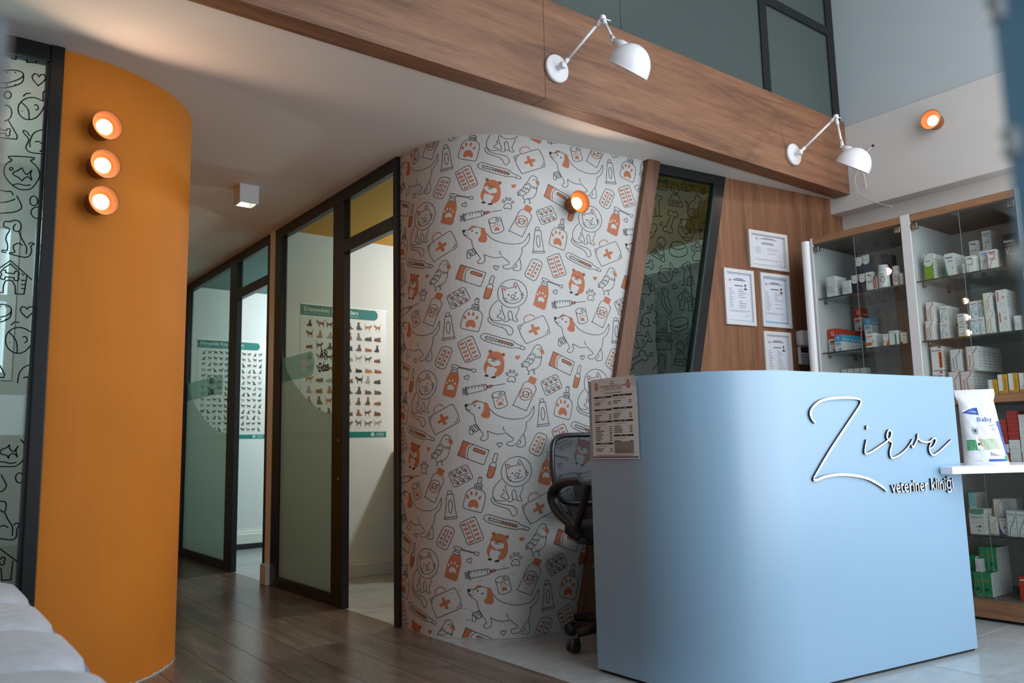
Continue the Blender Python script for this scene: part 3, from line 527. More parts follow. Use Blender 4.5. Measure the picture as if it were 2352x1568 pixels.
SLANT = [
[0,0,1,774,2379,771,2360,774,2344,764,2300,756,2296,665,2296],
[0,0,0,700,2377,700,2357],
[0,0,0,718,2380,718,2360],
[0,0,0,733,2382,733,2362],
[0,0,0,749,2385,748,2364],
[0,0,0,680,2345,764,2349],
[0,1,0,709,2350,710,2351,711,2352,713,2352,718,2353,720,2352,721,2352,721,2350,720,2338,719,2337,718,2336,716,2335,711,2335,709,2335,708,2336,708,2337],
[0,1,0,751,2352,752,2354,753,2354,755,2355,769,2354,771,2354,772,2353,772,2351,769,2338,769,2337,767,2336,766,2335,751,2334,750,2334,749,2335,749,2336],
[0,0,0,681,2354,680,2333],
[0,0,0,723,2338,748,2337],
[0,0,1,805,2296,799,2317,815,2341,836,2346,857,2336,860,2314,854,2299,842,2287],
[0,1,0,821,2304,776,2227,779,2215,875,2214,883,2223,851,2284],
[0,1,0,840,2284,838,2280,835,2277,831,2275,827,2275,824,2278,823,2281,824,2285,827,2288,832,2290,836,2289,839,2287],
[0,1,0,817,2242,842,2241,845,2246,855,2247,857,2241,851,2236,853,2230,847,2225,838,2226,839,2231,814,2232,811,2227,802,2226,799,2232,805,2237,803,2243,809,2248,818,2247],
[0,0,1,971,2374,938,2378,908,2370,886,2350,885,2326,905,2314,936,2319,960,2338,976,2365],
[0,0,1,893,2359,917,2342,920,2314],
[0,0,1,938,2357,949,2360,953,2351,943,2344],
[3,1,0,899,2334,897,2332,894,2331,892,2333,894,2336,897,2336],
[0,0,1,899,2375,911,2385,927,2389],
[0,1,0,1047,2339,1044,2345,1035,2345,1028,2338,1029,2329,1036,2321,1042,2314,1051,2322,1061,2332,1066,2341,1062,2348,1053,2346],
[0,0,1,674,2228,666,2224,661,2235,662,2254,676,2267,690,2265,700,2256,722,2257,725,2246,715,2234,702,2227],
[0,0,1,674,2228,683,2238,682,2254],
[0,0,1,702,2227,705,2203,707,2182,702,2161,703,2144,720,2139,703,2134],
[0,0,1,669,2225,654,2196,638,2169,634,2142],
[0,0,1,641,2167,663,2179,679,2169,675,2144,690,2137,666,2130,636,2128,624,2137],
[0,0,1,928,2192,929,2226,944,2253,977,2270,981,2286,992,2300,1005,2306,1007,2297,1023,2292,1028,2275,1022,2267,1009,2262],
[0,0,1,1009,2262,1007,2237,1003,2216,994,2197,996,2180,1010,2172,995,2166],
[0,0,1,940,2211,961,2220,972,2205,966,2182,980,2173,982,2167,945,2165,923,2171,915,2190,921,2225,913,2245,901,2253,906,2256,925,2237],
[0,1,0,753,2085,783,2153,767,2157,773,2178,795,2186,809,2175,831,2181,845,2169,833,2149,813,2149,783,2081,800,2076,794,2056,771,2048,757,2059,736,2053,722,2065,734,2085],
[0,1,0,725,2098,723,2093,719,2089,714,2087,709,2088,705,2091,704,2096,706,2101,710,2106,715,2108,720,2107,724,2104],
[0,1,1,862,2135,866,2143,943,2148,945,2141,936,2135,959,2111,963,2080,942,2042,922,2024,885,2023,852,2048,840,2077,848,2110,870,2129],
[0,1,1,870,2081,890,2094,903,2103,908,2092,920,2081,937,2099,931,2082,934,2061,923,2072,906,2063,899,2055,890,2066,876,2072],
[0,1,0,871,2096,869,2093,865,2091,861,2091,859,2095,861,2099,866,2101,870,2100],
[0,0,1,867,2036,886,2042,911,2038,929,2043],
[0,1,0,1005,2137,1103,2146,1097,2111,1105,2104,1100,2090,1090,2052,1003,2044,1002,2083,996,2091,1003,2102],
[0,0,0,1002,2097,1102,2102],
[0,0,0,1037,2141,1039,2158,1068,2159,1069,2143],
[0,0,0,1020,2128,1019,2109],
[0,0,0,1036,2130,1035,2111],
[0,0,0,1053,2132,1051,2113],
[0,0,0,1069,2134,1068,2115],
[0,0,0,1084,2136,1082,2117],
[0,1,0,1008,2104,1023,2105,1020,2085,1006,2086],
[0,1,0,1075,2112,1091,2113,1088,2093,1074,2094],
[0,0,1,604,2053,632,2066,648,2086,668,2090,682,2078,681,2060,675,2049,668,2053,662,2032,643,2010,618,1999,591,1995],
[0,0,1,631,2058,636,2037,619,2019,597,2016],
[3,1,0,661,2073,659,2071,656,2071,655,2073,657,2075,660,2075],
[0,0,1,684,1975,681,1999,698,2017,721,2019,738,2005,738,1981,720,1962],
[0,1,0,701,1983,628,1922,630,1913,718,1879,728,1884,722,1954],
[0,1,0,705,1958,704,1954,701,1951,697,1950,693,1951,690,1953,689,1956,691,1960,694,1963,698,1964,702,1964,705,1962],
[0,1,0,670,1931,705,1914,711,1919,719,1916,718,1909,710,1905,709,1899,701,1896,694,1900,697,1906,663,1923,657,1918,649,1921,650,1928,658,1931,659,1938,667,1941,674,1937],
[0,0,1,787,1975,783,1989,799,2004,814,2002,825,2009,840,2005,856,2011,873,1999,870,1992],
[0,0,1,772,1983,786,1967,827,1961,869,1972,880,1983],
[0,0,1,772,1983,764,1949,774,1926,824,1917,877,1931,900,1955,886,1996],
[0,1,1,947,1909,935,1925,950,1948,975,1971,997,1970,1010,1949,1017,1928,1005,1909,982,1913],
[0,1,0,957,1983,954,1972,946,1965,938,1964,932,1969,930,1980,933,1991,940,1998,949,1999,955,1993],
[0,1,0,993,2006,990,1995,982,1987,974,1987,967,1992,965,2003,969,2014,976,2021,985,2022,991,2016],
[0,1,0,1030,1991,1027,1980,1019,1972,1011,1971,1004,1977,1002,1988,1006,1999,1013,2006,1022,2007,1028,2001],
[0,1,0,1045,1953,1041,1942,1034,1935,1025,1934,1019,1940,1017,1950,1020,1961,1028,1968,1036,1969,1043,1963],
[0,0,1,554,1850,615,1862,613,1872,624,1879,638,1875,639,1860,643,1849,638,1831,624,1828,616,1840,553,1830],
[0,0,1,773,1843,730,1844,695,1830,677,1804,687,1775,719,1763,755,1772,777,1799,784,1833],
[0,0,1,773,1843,761,1870,769,1879,791,1854,821,1837,809,1825,784,1833],
[0,0,1,681,1815,721,1798,738,1765],
[0,0,1,740,1819,752,1823,762,1814,753,1803],
[3,1,0,700,1786,699,1783,695,1783,694,1785,695,1788,699,1788],
[0,0,1,681,1835,692,1849,710,1855],
[0,0,1,901,1861,908,1859,914,1871,916,1890,904,1900,890,1895,880,1884,859,1879,855,1868,863,1857,874,1853],
[0,0,1,901,1861,894,1869,897,1886],
[0,0,1,874,1853,869,1827,864,1806,866,1786,863,1767,846,1759,862,1758],
[0,0,1,905,1859,917,1832,929,1808,929,1780],
[0,0,1,925,1805,905,1813,889,1799,889,1774,874,1763,897,1761,926,1766,939,1778],
[0,1,1,548,1684,536,1700,551,1723,574,1744,596,1743,608,1722,616,1701,604,1683,582,1687],
[0,1,0,557,1756,554,1745,547,1738,538,1738,532,1744,530,1754,533,1764,540,1771,549,1772,555,1766],
[0,1,0,591,1778,588,1767,581,1760,573,1759,567,1765,565,1775,568,1786,575,1793,583,1794,589,1788],
[0,1,0,627,1762,624,1752,617,1745,609,1744,602,1750,600,1760,604,1770,611,1778,619,1778,625,1772],
[0,1,0,642,1725,639,1714,632,1707,623,1707,617,1712,615,1723,618,1733,625,1740,634,1741,640,1735],
[0,0,1,697,1708,698,1723,712,1731,734,1726,742,1712,737,1685,749,1651,763,1602,751,1595,747,1583,716,1610,693,1638,689,1673,708,1700,697,1708],
[0,0,1,731,1680,714,1677,710,1657,728,1623,755,1601],
[0,1,0,783,1759,809,1744,800,1733,777,1732],
[0,0,0,796,1676,869,1740,943,1677],
[0,0,0,817,1689,821,1617,846,1616,854,1654,864,1668,879,1667,888,1652,887,1617,916,1617,924,1693],
[0,1,0,855,1690,886,1690,889,1697,902,1698,906,1691,900,1684,904,1677,896,1670,884,1671,884,1678,853,1678,850,1671,838,1670,833,1677,840,1684,836,1691,843,1698,855,1697],
[0,0,0,844,1704,868,1726,890,1708],
[0,0,0,819,1672,833,1672],
[0,0,0,905,1669,921,1670],
[0,0,0,818,1656,832,1656],
[0,0,0,904,1654,920,1655],
[0,0,0,817,1641,831,1641],
[0,0,0,903,1638,919,1639],
[0,0,1,510,1674,539,1670,562,1646,561,1624,552,1607,527,1601,498,1601],
[0,0,1,507,1629,531,1618,555,1624],
[0,0,1,514,1659,538,1652,556,1630],
[0,0,1,547,1530,554,1560,577,1581,613,1586,595,1603,587,1618,606,1615,621,1597,615,1620,618,1632,631,1621,638,1598,654,1588,657,1571,641,1561,645,1545,658,1530,655,1524,639,1527,623,1539],
[0,0,1,551,1539,540,1534,537,1521,552,1515,557,1507,603,1514,590,1524,594,1546,575,1553],
[3,1,0,637,1580,636,1578,632,1578,631,1580,633,1582,636,1583],
[0,1,0,877,1561,876,1553,870,1545,858,1537,843,1529,825,1523,806,1519,788,1517,771,1517,758,1520,748,1525,744,1531,745,1539,752,1547,763,1555,778,1563,796,1569,814,1573,833,1575,850,1575,864,1572,873,1568],
[0,0,1,744,1538,746,1512,765,1496,804,1493],
[0,0,1,877,1555,876,1533,857,1514,816,1497],
[0,0,1,750,1525,783,1514,817,1518,858,1536,875,1550],
[0,1,0,932,1563,929,1572,919,1574,909,1565,910,1554,916,1542,923,1533,935,1541,948,1551,955,1562,951,1571,940,1571],
[0,0,1,574,1448,538,1459,503,1454,477,1435,474,1406,497,1388,531,1389,560,1408,580,1436],
[0,0,1,574,1448,575,1475,585,1481,594,1453,613,1432,598,1423,580,1436],
[0,0,1,485,1444,512,1419,514,1386],
[0,0,1,537,1434,549,1435,553,1424,541,1417],
[3,1,0,490,1414,489,1412,485,1412,484,1414,486,1416,489,1416],
[0,0,1,494,1462,508,1472,526,1473],
[0,1,0,642,1481,753,1483,747,1449,757,1440,751,1427,741,1388,643,1386,640,1426,634,1434,642,1446],
[0,0,0,640,1441,753,1439],
[0,0,0,679,1483,681,1500,713,1500,715,1482],
[0,0,0,660,1471,659,1451],
[0,0,0,678,1472,677,1452],
[0,0,0,697,1473,696,1453],
[0,0,0,715,1474,714,1454],
[0,0,0,732,1475,730,1455],
[0,1,0,647,1447,664,1447,661,1427,645,1429],
[0,1,0,723,1451,740,1451,737,1431,721,1433],
[0,0,1,943,1467,906,1478,876,1473,858,1452,865,1423,891,1404,922,1405,943,1425,951,1454],
[0,0,1,863,1462,895,1436,907,1402],
[0,0,1,913,1452,924,1453,931,1442,923,1434],
[3,1,0,878,1431,876,1428,872,1428,871,1430,873,1433,876,1433],
[0,0,1,865,1481,875,1491,891,1493],
[0,1,0,451,1315,523,1351,516,1365,537,1379,559,1372,558,1354,578,1347,576,1328,551,1318,539,1330,467,1293,474,1279,453,1266,432,1273,433,1290,413,1298,415,1316,439,1326],
[0,1,0,612,1358,610,1352,606,1347,600,1346,595,1347,591,1351,590,1357,592,1363,596,1368,602,1369,607,1368,611,1364],
[0,0,1,783,1386,781,1414,800,1435,829,1434,841,1413,834,1389,816,1373],
[0,1,0,798,1398,754,1312,761,1304,857,1305,860,1314,830,1371],
[0,1,0,789,1336,828,1336,830,1343,842,1344,847,1337,841,1330,845,1323,839,1317,827,1318,826,1325,787,1325,785,1318,773,1317,768,1324,774,1330,770,1337,777,1344,788,1343],
[0,0,1,608,1276,648,1317,656,1358,684,1354,705,1343,692,1321,695,1278],
[0,1,0,819,1372,818,1368,814,1365,810,1364,805,1365,802,1367,801,1371,803,1375,806,1378,811,1379,815,1379,818,1376],
[0,0,0,1026,1873,999,1870,997,1847,1021,1850],
[0,0,1,997,1847,982,1808,989,1741]]
LEFT = [
[0,0,0,238,2356,255,2356,255,2374],
[0,0,0,290,2375,290,2355,320,2361,321,2378],
[0,1,0,282,2305,281,2297,274,2287,263,2277,249,2267,233,2258,217,2252,202,2249,189,2249,181,2252,177,2258,178,2266,185,2275,195,2286,209,2296,225,2304,242,2311,257,2314,270,2314,278,2311],
[0,0,1,176,2263,180,2241,210,2232,247,2247,279,2272,283,2300],
[0,0,0,204,2246,206,2240],
[0,0,0,201,2293,203,2288],
[0,0,0,231,2253,232,2247],
[0,0,0,228,2300,230,2295],
[0,0,0,258,2260,259,2254],
[0,0,0,255,2308,257,2303],
[0,1,0,333,2309,328,2317,317,2317,310,2305,313,2293,323,2282,331,2273,341,2284,351,2299,355,2312,349,2322,338,2319],
[0,1,0,248,2214,247,2207,243,2201,238,2198,232,2198,228,2202,226,2209,227,2216,231,2222,236,2225,242,2225,246,2221],
[0,0,1,351,2216,321,2223,293,2211,274,2183,275,2150,295,2132,323,2139,344,2166,357,2203],
[0,0,1,351,2216,349,2248,356,2257,366,2226,384,2204,372,2191,357,2203],
[0,0,1,280,2195,304,2171,309,2133],
[0,0,1,322,2193,332,2196,337,2184,328,2174],
[3,1,0,287,2161,286,2159,284,2158,283,2160,284,2163,286,2163],
[0,0,1,285,2218,295,2232,309,2237],
[0,0,1,230,2171,246,2166,253,2146,248,2123,231,2107],
[0,0,0,244,2114,275,2061,273,2048,200,2040],
[0,1,0,222,2073,240,2074,242,2081,249,2083,253,2075,249,2068,252,2061,247,2054,240,2054,239,2062,221,2061,220,2054,212,2052,209,2059,213,2067,210,2074,214,2081,222,2080],
[0,0,1,318,2027,316,2049,328,2086,358,2106],
[0,0,1,332,2050,344,2055,357,2045,362,2028,350,2019,360,2017],
[0,0,1,315,2069,303,2085,293,2086,294,2078,310,2060,311,2047,304,2024,314,2009,336,2007,363,2010],
[0,1,1,255,1971,257,1979,327,1989,330,1981,322,1975,346,1952,354,1921,338,1882,322,1864,288,1860,256,1883,241,1912,245,1945,263,1965],
[0,1,1,268,1917,285,1931,295,1941,302,1930,313,1920,327,1939,324,1922,329,1901,317,1912,303,1901,298,1893,288,1903,275,1908],
[0,1,0,268,1933,266,1929,262,1926,258,1927,257,1930,258,1934,262,1937,266,1936],
[0,0,1,271,1872,287,1879,310,1877,327,1883],
[0,0,1,225,1838,238,1845,252,1843,266,1846,274,1833],
[0,0,1,220,1796,254,1804,281,1820],
[0,0,1,284,1834,302,1797,294,1779,270,1767,229,1757],
[0,1,0,352,1825,351,1815,347,1808,340,1804,334,1806,329,1812,327,1821,328,1830,332,1838,338,1842,345,1840,350,1834],
[0,0,1,364,1806,339,1795,333,1775,344,1760,366,1755],
[0,0,1,288,1727,281,1716,282,1703,291,1699,301,1704,304,1721,298,1737,282,1740,268,1732,253,1730,250,1713,265,1707,269,1699,261,1679,260,1663,266,1645,265,1624,253,1624,250,1617,264,1616],
[0,0,1,299,1699,306,1680,319,1656,326,1641,325,1619],
[0,0,1,313,1649,300,1656,287,1648,284,1635,290,1621,276,1617,275,1613,299,1608,324,1606,337,1615,342,1634,339,1651,349,1660,338,1663,330,1655],
[0,0,0,240,1551,278,1588,349,1524],
[0,0,0,256,1555,279,1576,301,1555],
[0,0,0,332,1539,326,1468,299,1467,297,1496,288,1513,278,1516,266,1511,261,1492,261,1468,245,1466],
[0,1,0,266,1541,292,1541,294,1550,304,1551,308,1542,304,1533,308,1524,303,1515,293,1517,292,1526,265,1526,264,1517,254,1516,249,1525,254,1533,250,1542,255,1551,265,1550],
[0,0,0,314,1519,327,1519],
[0,0,0,315,1504,328,1504],
[0,0,0,316,1489,329,1489],
[0,0,0,315,1544,323,1537],
[0,1,0,290,1410,290,1402,286,1394,279,1387,270,1382,259,1378,248,1376,238,1377,230,1380,224,1385,221,1392,221,1399,225,1407,232,1414,241,1419,251,1423,262,1425,272,1424,281,1421,287,1416],
[0,0,1,220,1394,223,1372,243,1358,268,1364,288,1381,290,1407],
[0,0,0,239,1372,241,1366],
[0,0,0,237,1417,238,1412],
[0,0,0,257,1373,258,1367],
[0,0,0,254,1419,256,1414],
[0,0,0,274,1374,276,1369],
[0,0,0,272,1420,274,1415],
[0,1,0,339,1414,333,1421,323,1422,317,1412,321,1401,331,1390,340,1382,348,1392,357,1404,360,1416,353,1424,343,1422],
[0,0,1,360,1328,329,1344,300,1340,280,1316,281,1279,302,1254,331,1253,353,1276,366,1312],
[0,0,1,360,1328,358,1363,366,1371,376,1334,394,1305,382,1295,366,1312],
[0,0,1,286,1327,311,1294,316,1251],
[0,0,1,330,1311,340,1312,345,1298,336,1289],
[3,1,0,293,1288,292,1286,290,1286,289,1288,290,1290,292,1290],
[0,0,1,291,1350,302,1363,317,1363],
[0,0,0,266,1204,282,1171,278,1161,261,1162],
[0,0,1,323,1142,326,1177,341,1202,368,1215],
[0,0,1,339,1161,351,1166,367,1156],
[0,1,1,282,903,293,909,303,914,309,922,311,909,324,899,336,918,330,902,336,879,324,892,311,886,309,875,303,886,288,890],
[3,1,0,291,901,290,899,288,899,287,901,288,903,290,903],
[0,0,1,342,942,357,922,361,899,356,871,337,850,321,846,277,848],
[0,0,1,280,863,296,863,316,857,334,861],
[0,1,0,360,805,359,796,354,789,348,787,341,790,336,797,334,806,335,814,340,821,346,823,353,820,358,814],
[0,0,1,290,819,299,800,308,781,301,765,289,758],
[0,0,1,291,727,307,723,311,705,305,688,293,697],
[0,0,1,308,687,318,663,334,634,334,605],
[0,0,1,296,639,309,642,321,634],
[0,0,1,294,599,334,591,347,601,348,629,356,644,343,647,337,640],
[0,0,0,296,567,358,511],
[0,0,0,341,520,338,454,311,456,308,491,301,501],
[0,1,0,297,532,305,528,308,535,316,532,318,524,313,519,316,511,310,506,302,510,303,517,295,521,292,515,284,517,282,526,286,531,284,539,290,544,297,539]]
# ------------------------------------------------------------------ palette
white_wall = mat('white_wall', '#cbc8c4', .85, bump=.05, bscale=60)
ceil_white = mat('ceiling_paint', '#d5d2cd', .9)
black_metal = mat('black_metal', '#0e1012', .3, spec=.5)
black_matte = mat('black_matte', '#141516', .55)
orange_paint = mat('orange_paint', '#cf7a24', .7, spec=.25, bump=.08, bscale=40, vary=.10, vscale=2.2)
white_lacquer = mat('white_lacquer', '#e8e8ea', .3)
white_plastic = mat('white_plastic', '#e4e3e4', .35)
oak_beam = wood('oak_beam', [(.26,'#4b3124'),(.40,'#6c4833'),(.52,'#7d553b'),(.66,'#8a6145'),(.82,'#997052')], (1.6, 20, 20), .5)
oak_wall = wood('oak_wall', [(.26,'#4f321f'),(.42,'#70482e'),(.55,'#815538'),(.68,'#8d6041'),(.84,'#976a49')], (17, 17, 1.3), .5)
oak_slat = wood('oak_slat', [(.28,'#432818'),(.45,'#603c28'),(.6,'#6e4831'),(.8,'#7d553b')], (10, 10, .9), .5)
oak_cabinet = wood('oak_cabinet', [(.28,'#6a4a35'),(.45,'#8a6549'),(.6,'#9b7455'),(.8,'#a98262')], (9, 1.2, 9), .5)
plank_wood = wood('plank_wood', [(.25,'#40362f'),(.42,'#5e5046'),(.56,'#6f6056'),(.7,'#7d6e63'),(.85,'#8a7b70')], (11, 1.1, 11), .25, .12, rnd=True)
tile_mat = wood('stone_tile', [(.25,'#8d9497'),(.45,'#a3a9ab'),(.6,'#b2b7b8'),(.8,'#c3c7c7')], (1.2, 3.2, 2), .22, .03, rnd=False)
pane_glass = glass('pane_glass', '#e6efea')
cab_glass = glass('cabinet_glass', '#f8fbfa', .8)
print_black = flat('#22262a'); 
wp_paper = mat('wallpaper_paper', '#bfbdba', .6, bump=.05, bscale=120)
P_ORANGE = flat('#b06a4a'); P_WHITE = flat('#bfbdba'); P_LINE = flat('#2b2b2c')

# ------------------------------------------------------------------ floor
floor = setting('floor')
MB().box(-3, -.3, -.12, 5.2, 8.6, -.008).build('subfloor', mat('grout', '#3a3836', .9), floor)
pm = {}
def plank(x0, y0, w, l):
    k = (round(w, 3), round(l, 3))
    if k not in pm:
        m = MB(); b = .0008
        m.add([(0,0,-.007),(w,0,-.007),(w,l,-.007),(0,l,-.007),(b,b,0),(w-b,b,0),(w-b,l-b,0),(b,l-b,0)],
              [(4,5,6,7),(0,1,5,4),(1,2,6,5),(2,3,7,6),(3,0,4,7)])
        o = m.build('plank', plank_wood, floor); pm[k] = o
    else:
        o = pm[k].copy(); COL.objects.link(o); o.parent = floor
    o.location = (x0, y0, 0)
PW, PL = .192, 1.2
for i in range(14):
    x1 = 2.05 - i*PW; y = -.2 - (i*.43 % 1)*PL
    while y < 8.3:
        if i < 9 or y < 3.4: plank(x1-PW, y, PW-.0006, PL-.0006)
        y += PL
tm = {}
def tile(x0, y0, w, l):
    k = (round(w, 3), round(l, 3))
    if k not in tm:
        m = MB(); b = .0015
        m.add([(0,0,-.007),(w,0,-.007),(w,l,-.007),(0,l,-.007),(b,b,-.001),(w-b,b,-.001),(w-b,l-b,-.001),(b,l-b,-.001)],
              [(4,5,6,7),(0,1,5,4),(1,2,6,5),(2,3,7,6),(3,0,4,7)])
        o = m.build('tile', tile_mat, floor); tm[k] = o
    else:
        o = tm[k].copy(); COL.objects.link(o); o.parent = floor
    o.location = (x0, y0, 0)
for i in range(5):
    for j in range(14):
        w = .6 if i < 4 else .37
        tile(2.052+i*.6, -.09+j*.6, w-.002, .598)

# ------------------------------------------------------------------ ceilings
MB().prism([(-3,2.72,2.44),(4.74,2.72,2.44),(4.74,2.9,2.44),(3.3,3.05,2.44),(2.55,3.12,2.44),(2.2,3.3,2.44),(2.11,3.66,2.44),(2.11,8.3,2.44),(-3,8.3,2.44)], (0,0,.12)).build('ceiling', ceil_white, kind='structure')
MB().box(-3, -1.2, 4.5, 5.2, 2.9, 4.6).build('ceiling', ceil_white, kind='structure')
MB().prism([(2.11,3.66,2.425),(2.2,3.3,2.425),(2.55,3.12,2.425),(3.3,3.05,2.425),(4.74,2.9,2.425),(4.82,2.9,2.425),(4.82,5.3,2.425),(2.11,5.3,2.425)][::-1], (0,0,.01)).build('ceiling', mat('ochre_ceiling', '#d39a30', .8), kind='structure')
MB().box(2.11, 5.48, 2.425, 4.82, 7.8, 2.435).build('ceiling', mat('teal_ceiling', '#5c7f84', .8), kind='structure')

# ------------------------------------------------------------------ back wall: curved, papered
R0, CX, CY = .5, 2.55, 3.52965
AMAX = math.pi/2 - math.atan2(.1197, .9928); L0 = 3.65-CY
def wall_uv(u, z, off=0):
    if u < L0: return Vector((2.05-off, 3.65-u, z))
    a = (u-L0)/R0
    if a < AMAX: n = (-math.cos(a), -math.sin(a)); p = (CX+R0*n[0], CY+R0*n[1])
    else:
        n = (-math.cos(AMAX), -math.sin(AMAX)); d = u-L0-R0*AMAX; p = (CX+R0*n[0]-n[1]*d, CY+R0*n[1]+n[0]*d)
    return Vector((p[0]+n[0]*off, p[1]+n[1]*off, z))
USL = L0+R0*AMAX+.1108              # arc length at which the flat wall coordinate is 0
def slat_s(z): return .046+.2335*(z-.053)
def back_uv(s, z, off=0): return Vector((2.6+.99281*s-.11973*off, 3.02-.11973*s-.99281*off, z))
us = [i*.03 for i in range(36)]; us = [u for u in us if u < USL+slat_s(0)] + [USL+slat_s(0)+.02+i*.03 for i in range(20)]
us = [u for u in us if u < USL+slat_s(2.44)+.02]
m = MB()
def zlow(u): return max(0, min(2.44, .053+((u-USL-.03)-.046)/.2335))
for i in range(len(us)-1):
    a, b = us[i], us[i+1]; za, zb = zlow(a), zlow(b)
    m.add([wall_uv(a, za), wall_uv(b, zb), wall_uv(b, 2.44), wall_uv(a, 2.44)], [(0,1,2,3)], 0, True)
    m.add([wall_uv(a, za, -.09), wall_uv(b, zb, -.09), wall_uv(b, 2.44, -.09), wall_uv(a, 2.44, -.09)], [(3,2,1,0)], 0, True)
wall_center = m.build('wall_center', wp_paper, kind='structure')
WP = MB()
planes = [(-1,0,-.004),(0,1,2.436),(0,-1,-.004),(1,-.2335,USL+.05)]
V1, V2 = (0.0, -.863), (.472, -.4315)
motifs = []
for k, cl, smo, P in parse(MOTIF): motifs.append((k, cl, smoothpts(P, cl, 4) if smo else P))
umax = USL+slat_s(2.44)+.05
for i in range(-2, 5):
    for j in range(-5, 6):
        du, dv = i*V2[0], i*V2[1]+j*V1[1]
        for k, cl, P in motifs:
            Q = [(p[0]+du, p[1]+dv) for p in P]
            if max(q[0] for q in Q) < .004 or min(q[0] for q in Q) > umax or max(q[1] for q in Q) < 0 or min(q[1] for q in Q) > 2.44: continue
            if k == 'F' and not cl: stroke(WP, wall_uv, Q, .006, 1, .0007, False, planes)
            elif k == 'W' and not cl: stroke(WP, wall_uv, Q, .0015, 2, .0009, False, planes)
            elif k == 'F': fill(WP, wall_uv, Q, 1, .0005, planes, .02)
            elif k == 'W': fill(WP, wall_uv, Q, 2, .0008, planes, .02)
            elif k == 'K': fill(WP, wall_uv, Q, 0, .0012, planes, .02)
            elif k == 'O': stroke(WP, wall_uv, Q, .0042, 1, .0010, cl, planes, .015)
            else: stroke(WP, wall_uv, Q, .0025, 0, .0012, cl, planes, .015)
WP.build('wallpaper_print', [P_LINE, P_ORANGE, P_WHITE], wall_center)
# scuffs along the foot of the papered wall
sm = MB()
for i in range(26):
    u = random.uniform(.35, 1.0); z = random.uniform(.04, .42); a = random.uniform(-.3, .9); l = random.uniform(.008, .03)
    if u > USL+slat_s(z): continue
    stroke(sm, wall_uv, [(u, z), (u+l*math.cos(a), z+l*math.sin(a))], .0035, 0, .0014)
sm.build('scuff_marks', flat('#a3a19f'), wall_center)

# slanted oak slat (trim) and slanted window
def slat(z, o): return slat_s(z)+o
m = MB(); m.prism([back_uv(slat(0,0),0,-.02), back_uv(slat(0,.088),0,-.02), back_uv(slat(2.44,.088),2.44,-.02), back_uv(slat(2.44,0),2.44,-.02)], back_uv(0,0,.035)-back_uv(0,0,-.02))
m.build('trim_2', oak_slat, kind='structure', bevel=.003)
def fr_s(z): return .938+.2422*(z-1.291)
win2 = setting('window_2')
def wquad(mb, s0a, s0b, s1a, s1b, z0, z1, off, dep, mi=0):
    """leaning prism in the back wall: left edge s0a(z0)->s0b(z1), right edge s1a->s1b"""
    mb.prism([back_uv(s0a,z0,off), back_uv(s1a,z0,off), back_uv(s1b,z1,off), back_uv(s0b,z1,off)], back_uv(0,0,dep)-back_uv(0,0,0), mi)
m = MB(); wquad(m, fr_s(0)-.068, fr_s(2.44)-.074, fr_s(0), fr_s(2.44), 0, 2.44, -.03, .04); m.build('frame_post', black_metal, win2, bevel=.003)
m = MB(); wquad(m, slat(2.385,.08), slat(2.44,.08), fr_s(2.385)-.07, fr_s(2.44)-.07, 2.385, 2.44, -.03, .04); m.build('frame_rail', black_metal, win2, bevel=.003)
m = MB(); wquad(m, slat(0,.08), slat(.06,.08), fr_s(0)-.065, fr_s(.06)-.065, 0, .06, -.03, .04); m.build('frame_rail', black_metal, win2, bevel=.003)
m = MB(); wquad(m, fr_s(.06)-.0745, fr_s(2.385)-.0805, fr_s(.06)-.0685, fr_s(2.385)-.0745, .06, 2.385, -.027, .035); m.build('gasket', mat('rubber_gasket', '#2a3d3c', .2), win2)
m = MB(); wquad(m, slat(.05,.07), slat(2.39,.07), fr_s(.05)-.065, fr_s(2.39)-.068, .05, 2.39, -.020, .008); m.build('pane', glass('dark_pane', '#9aaaa4', 1.25), win2)
m = MB(); pl = [(-1,.2335,-(.046-.2335*.053+.075)), (1,-.2422,.938-.2422*1.291-.066), (0,1,2.39)]
for k, cl, smo, P in parse(SLANT):
    Q = smoothpts(P, cl, 3) if smo else P
    if k == 'K': fill(m, back_uv, Q, 0, -.0112, pl)
    else: stroke(m, back_uv, Q, .0042, 0, -.0112, cl, pl)
    Q = [(q[0]-.232, q[1]-1.02) for q in Q]          # the film repeats further down
    if max(q[1] for q in Q) < 1.22 and k != 'K': stroke(m, back_uv, Q, .0042, 0, -.0112, cl, pl+[(0,-1,-.05)])
m.build('film_print', mat('film_ink', '#050506', .7, spec=.1), win2)
# oak panelled wall right of the slanted window
wb = setting('wall_back')
def board(s0b, s0t, s1b, s1t, z0=0, z1=2.44):
    m = MB(); wquad(m, s0b, s0t, s1b, s1t, z0, z1, -.05, .05); return m.build('panel', oak_wall, wb)
board(fr_s(0)+.001, fr_s(2.44)+.001, 1.36, 1.36)
board(1.3615, 1.3615, 1.90, 1.90); board(1.9015, 1.9015, 2.157, 2.157); board(2.157, 2.157, 2.30, 2.30, 0, 2.335)
# ------------------------------------------------------------------ right wall
wr = setting('wall_right')
MB().box(4.74, -.3, 2.333, 4.9, 2.765, 2.885).build('bulkhead', white_wall, wr, bevel=.004)
MB().box(4.752, -.3, 2.885, 4.9, 2.9, 4.5).build('upper_wall', mat('upper_wall_paint', '#b3bcc0', .85), wr)
MB().box(4.85, -.3, 0, 4.95, 2.76, 2.333).build('lower_wall', white_wall, wr)
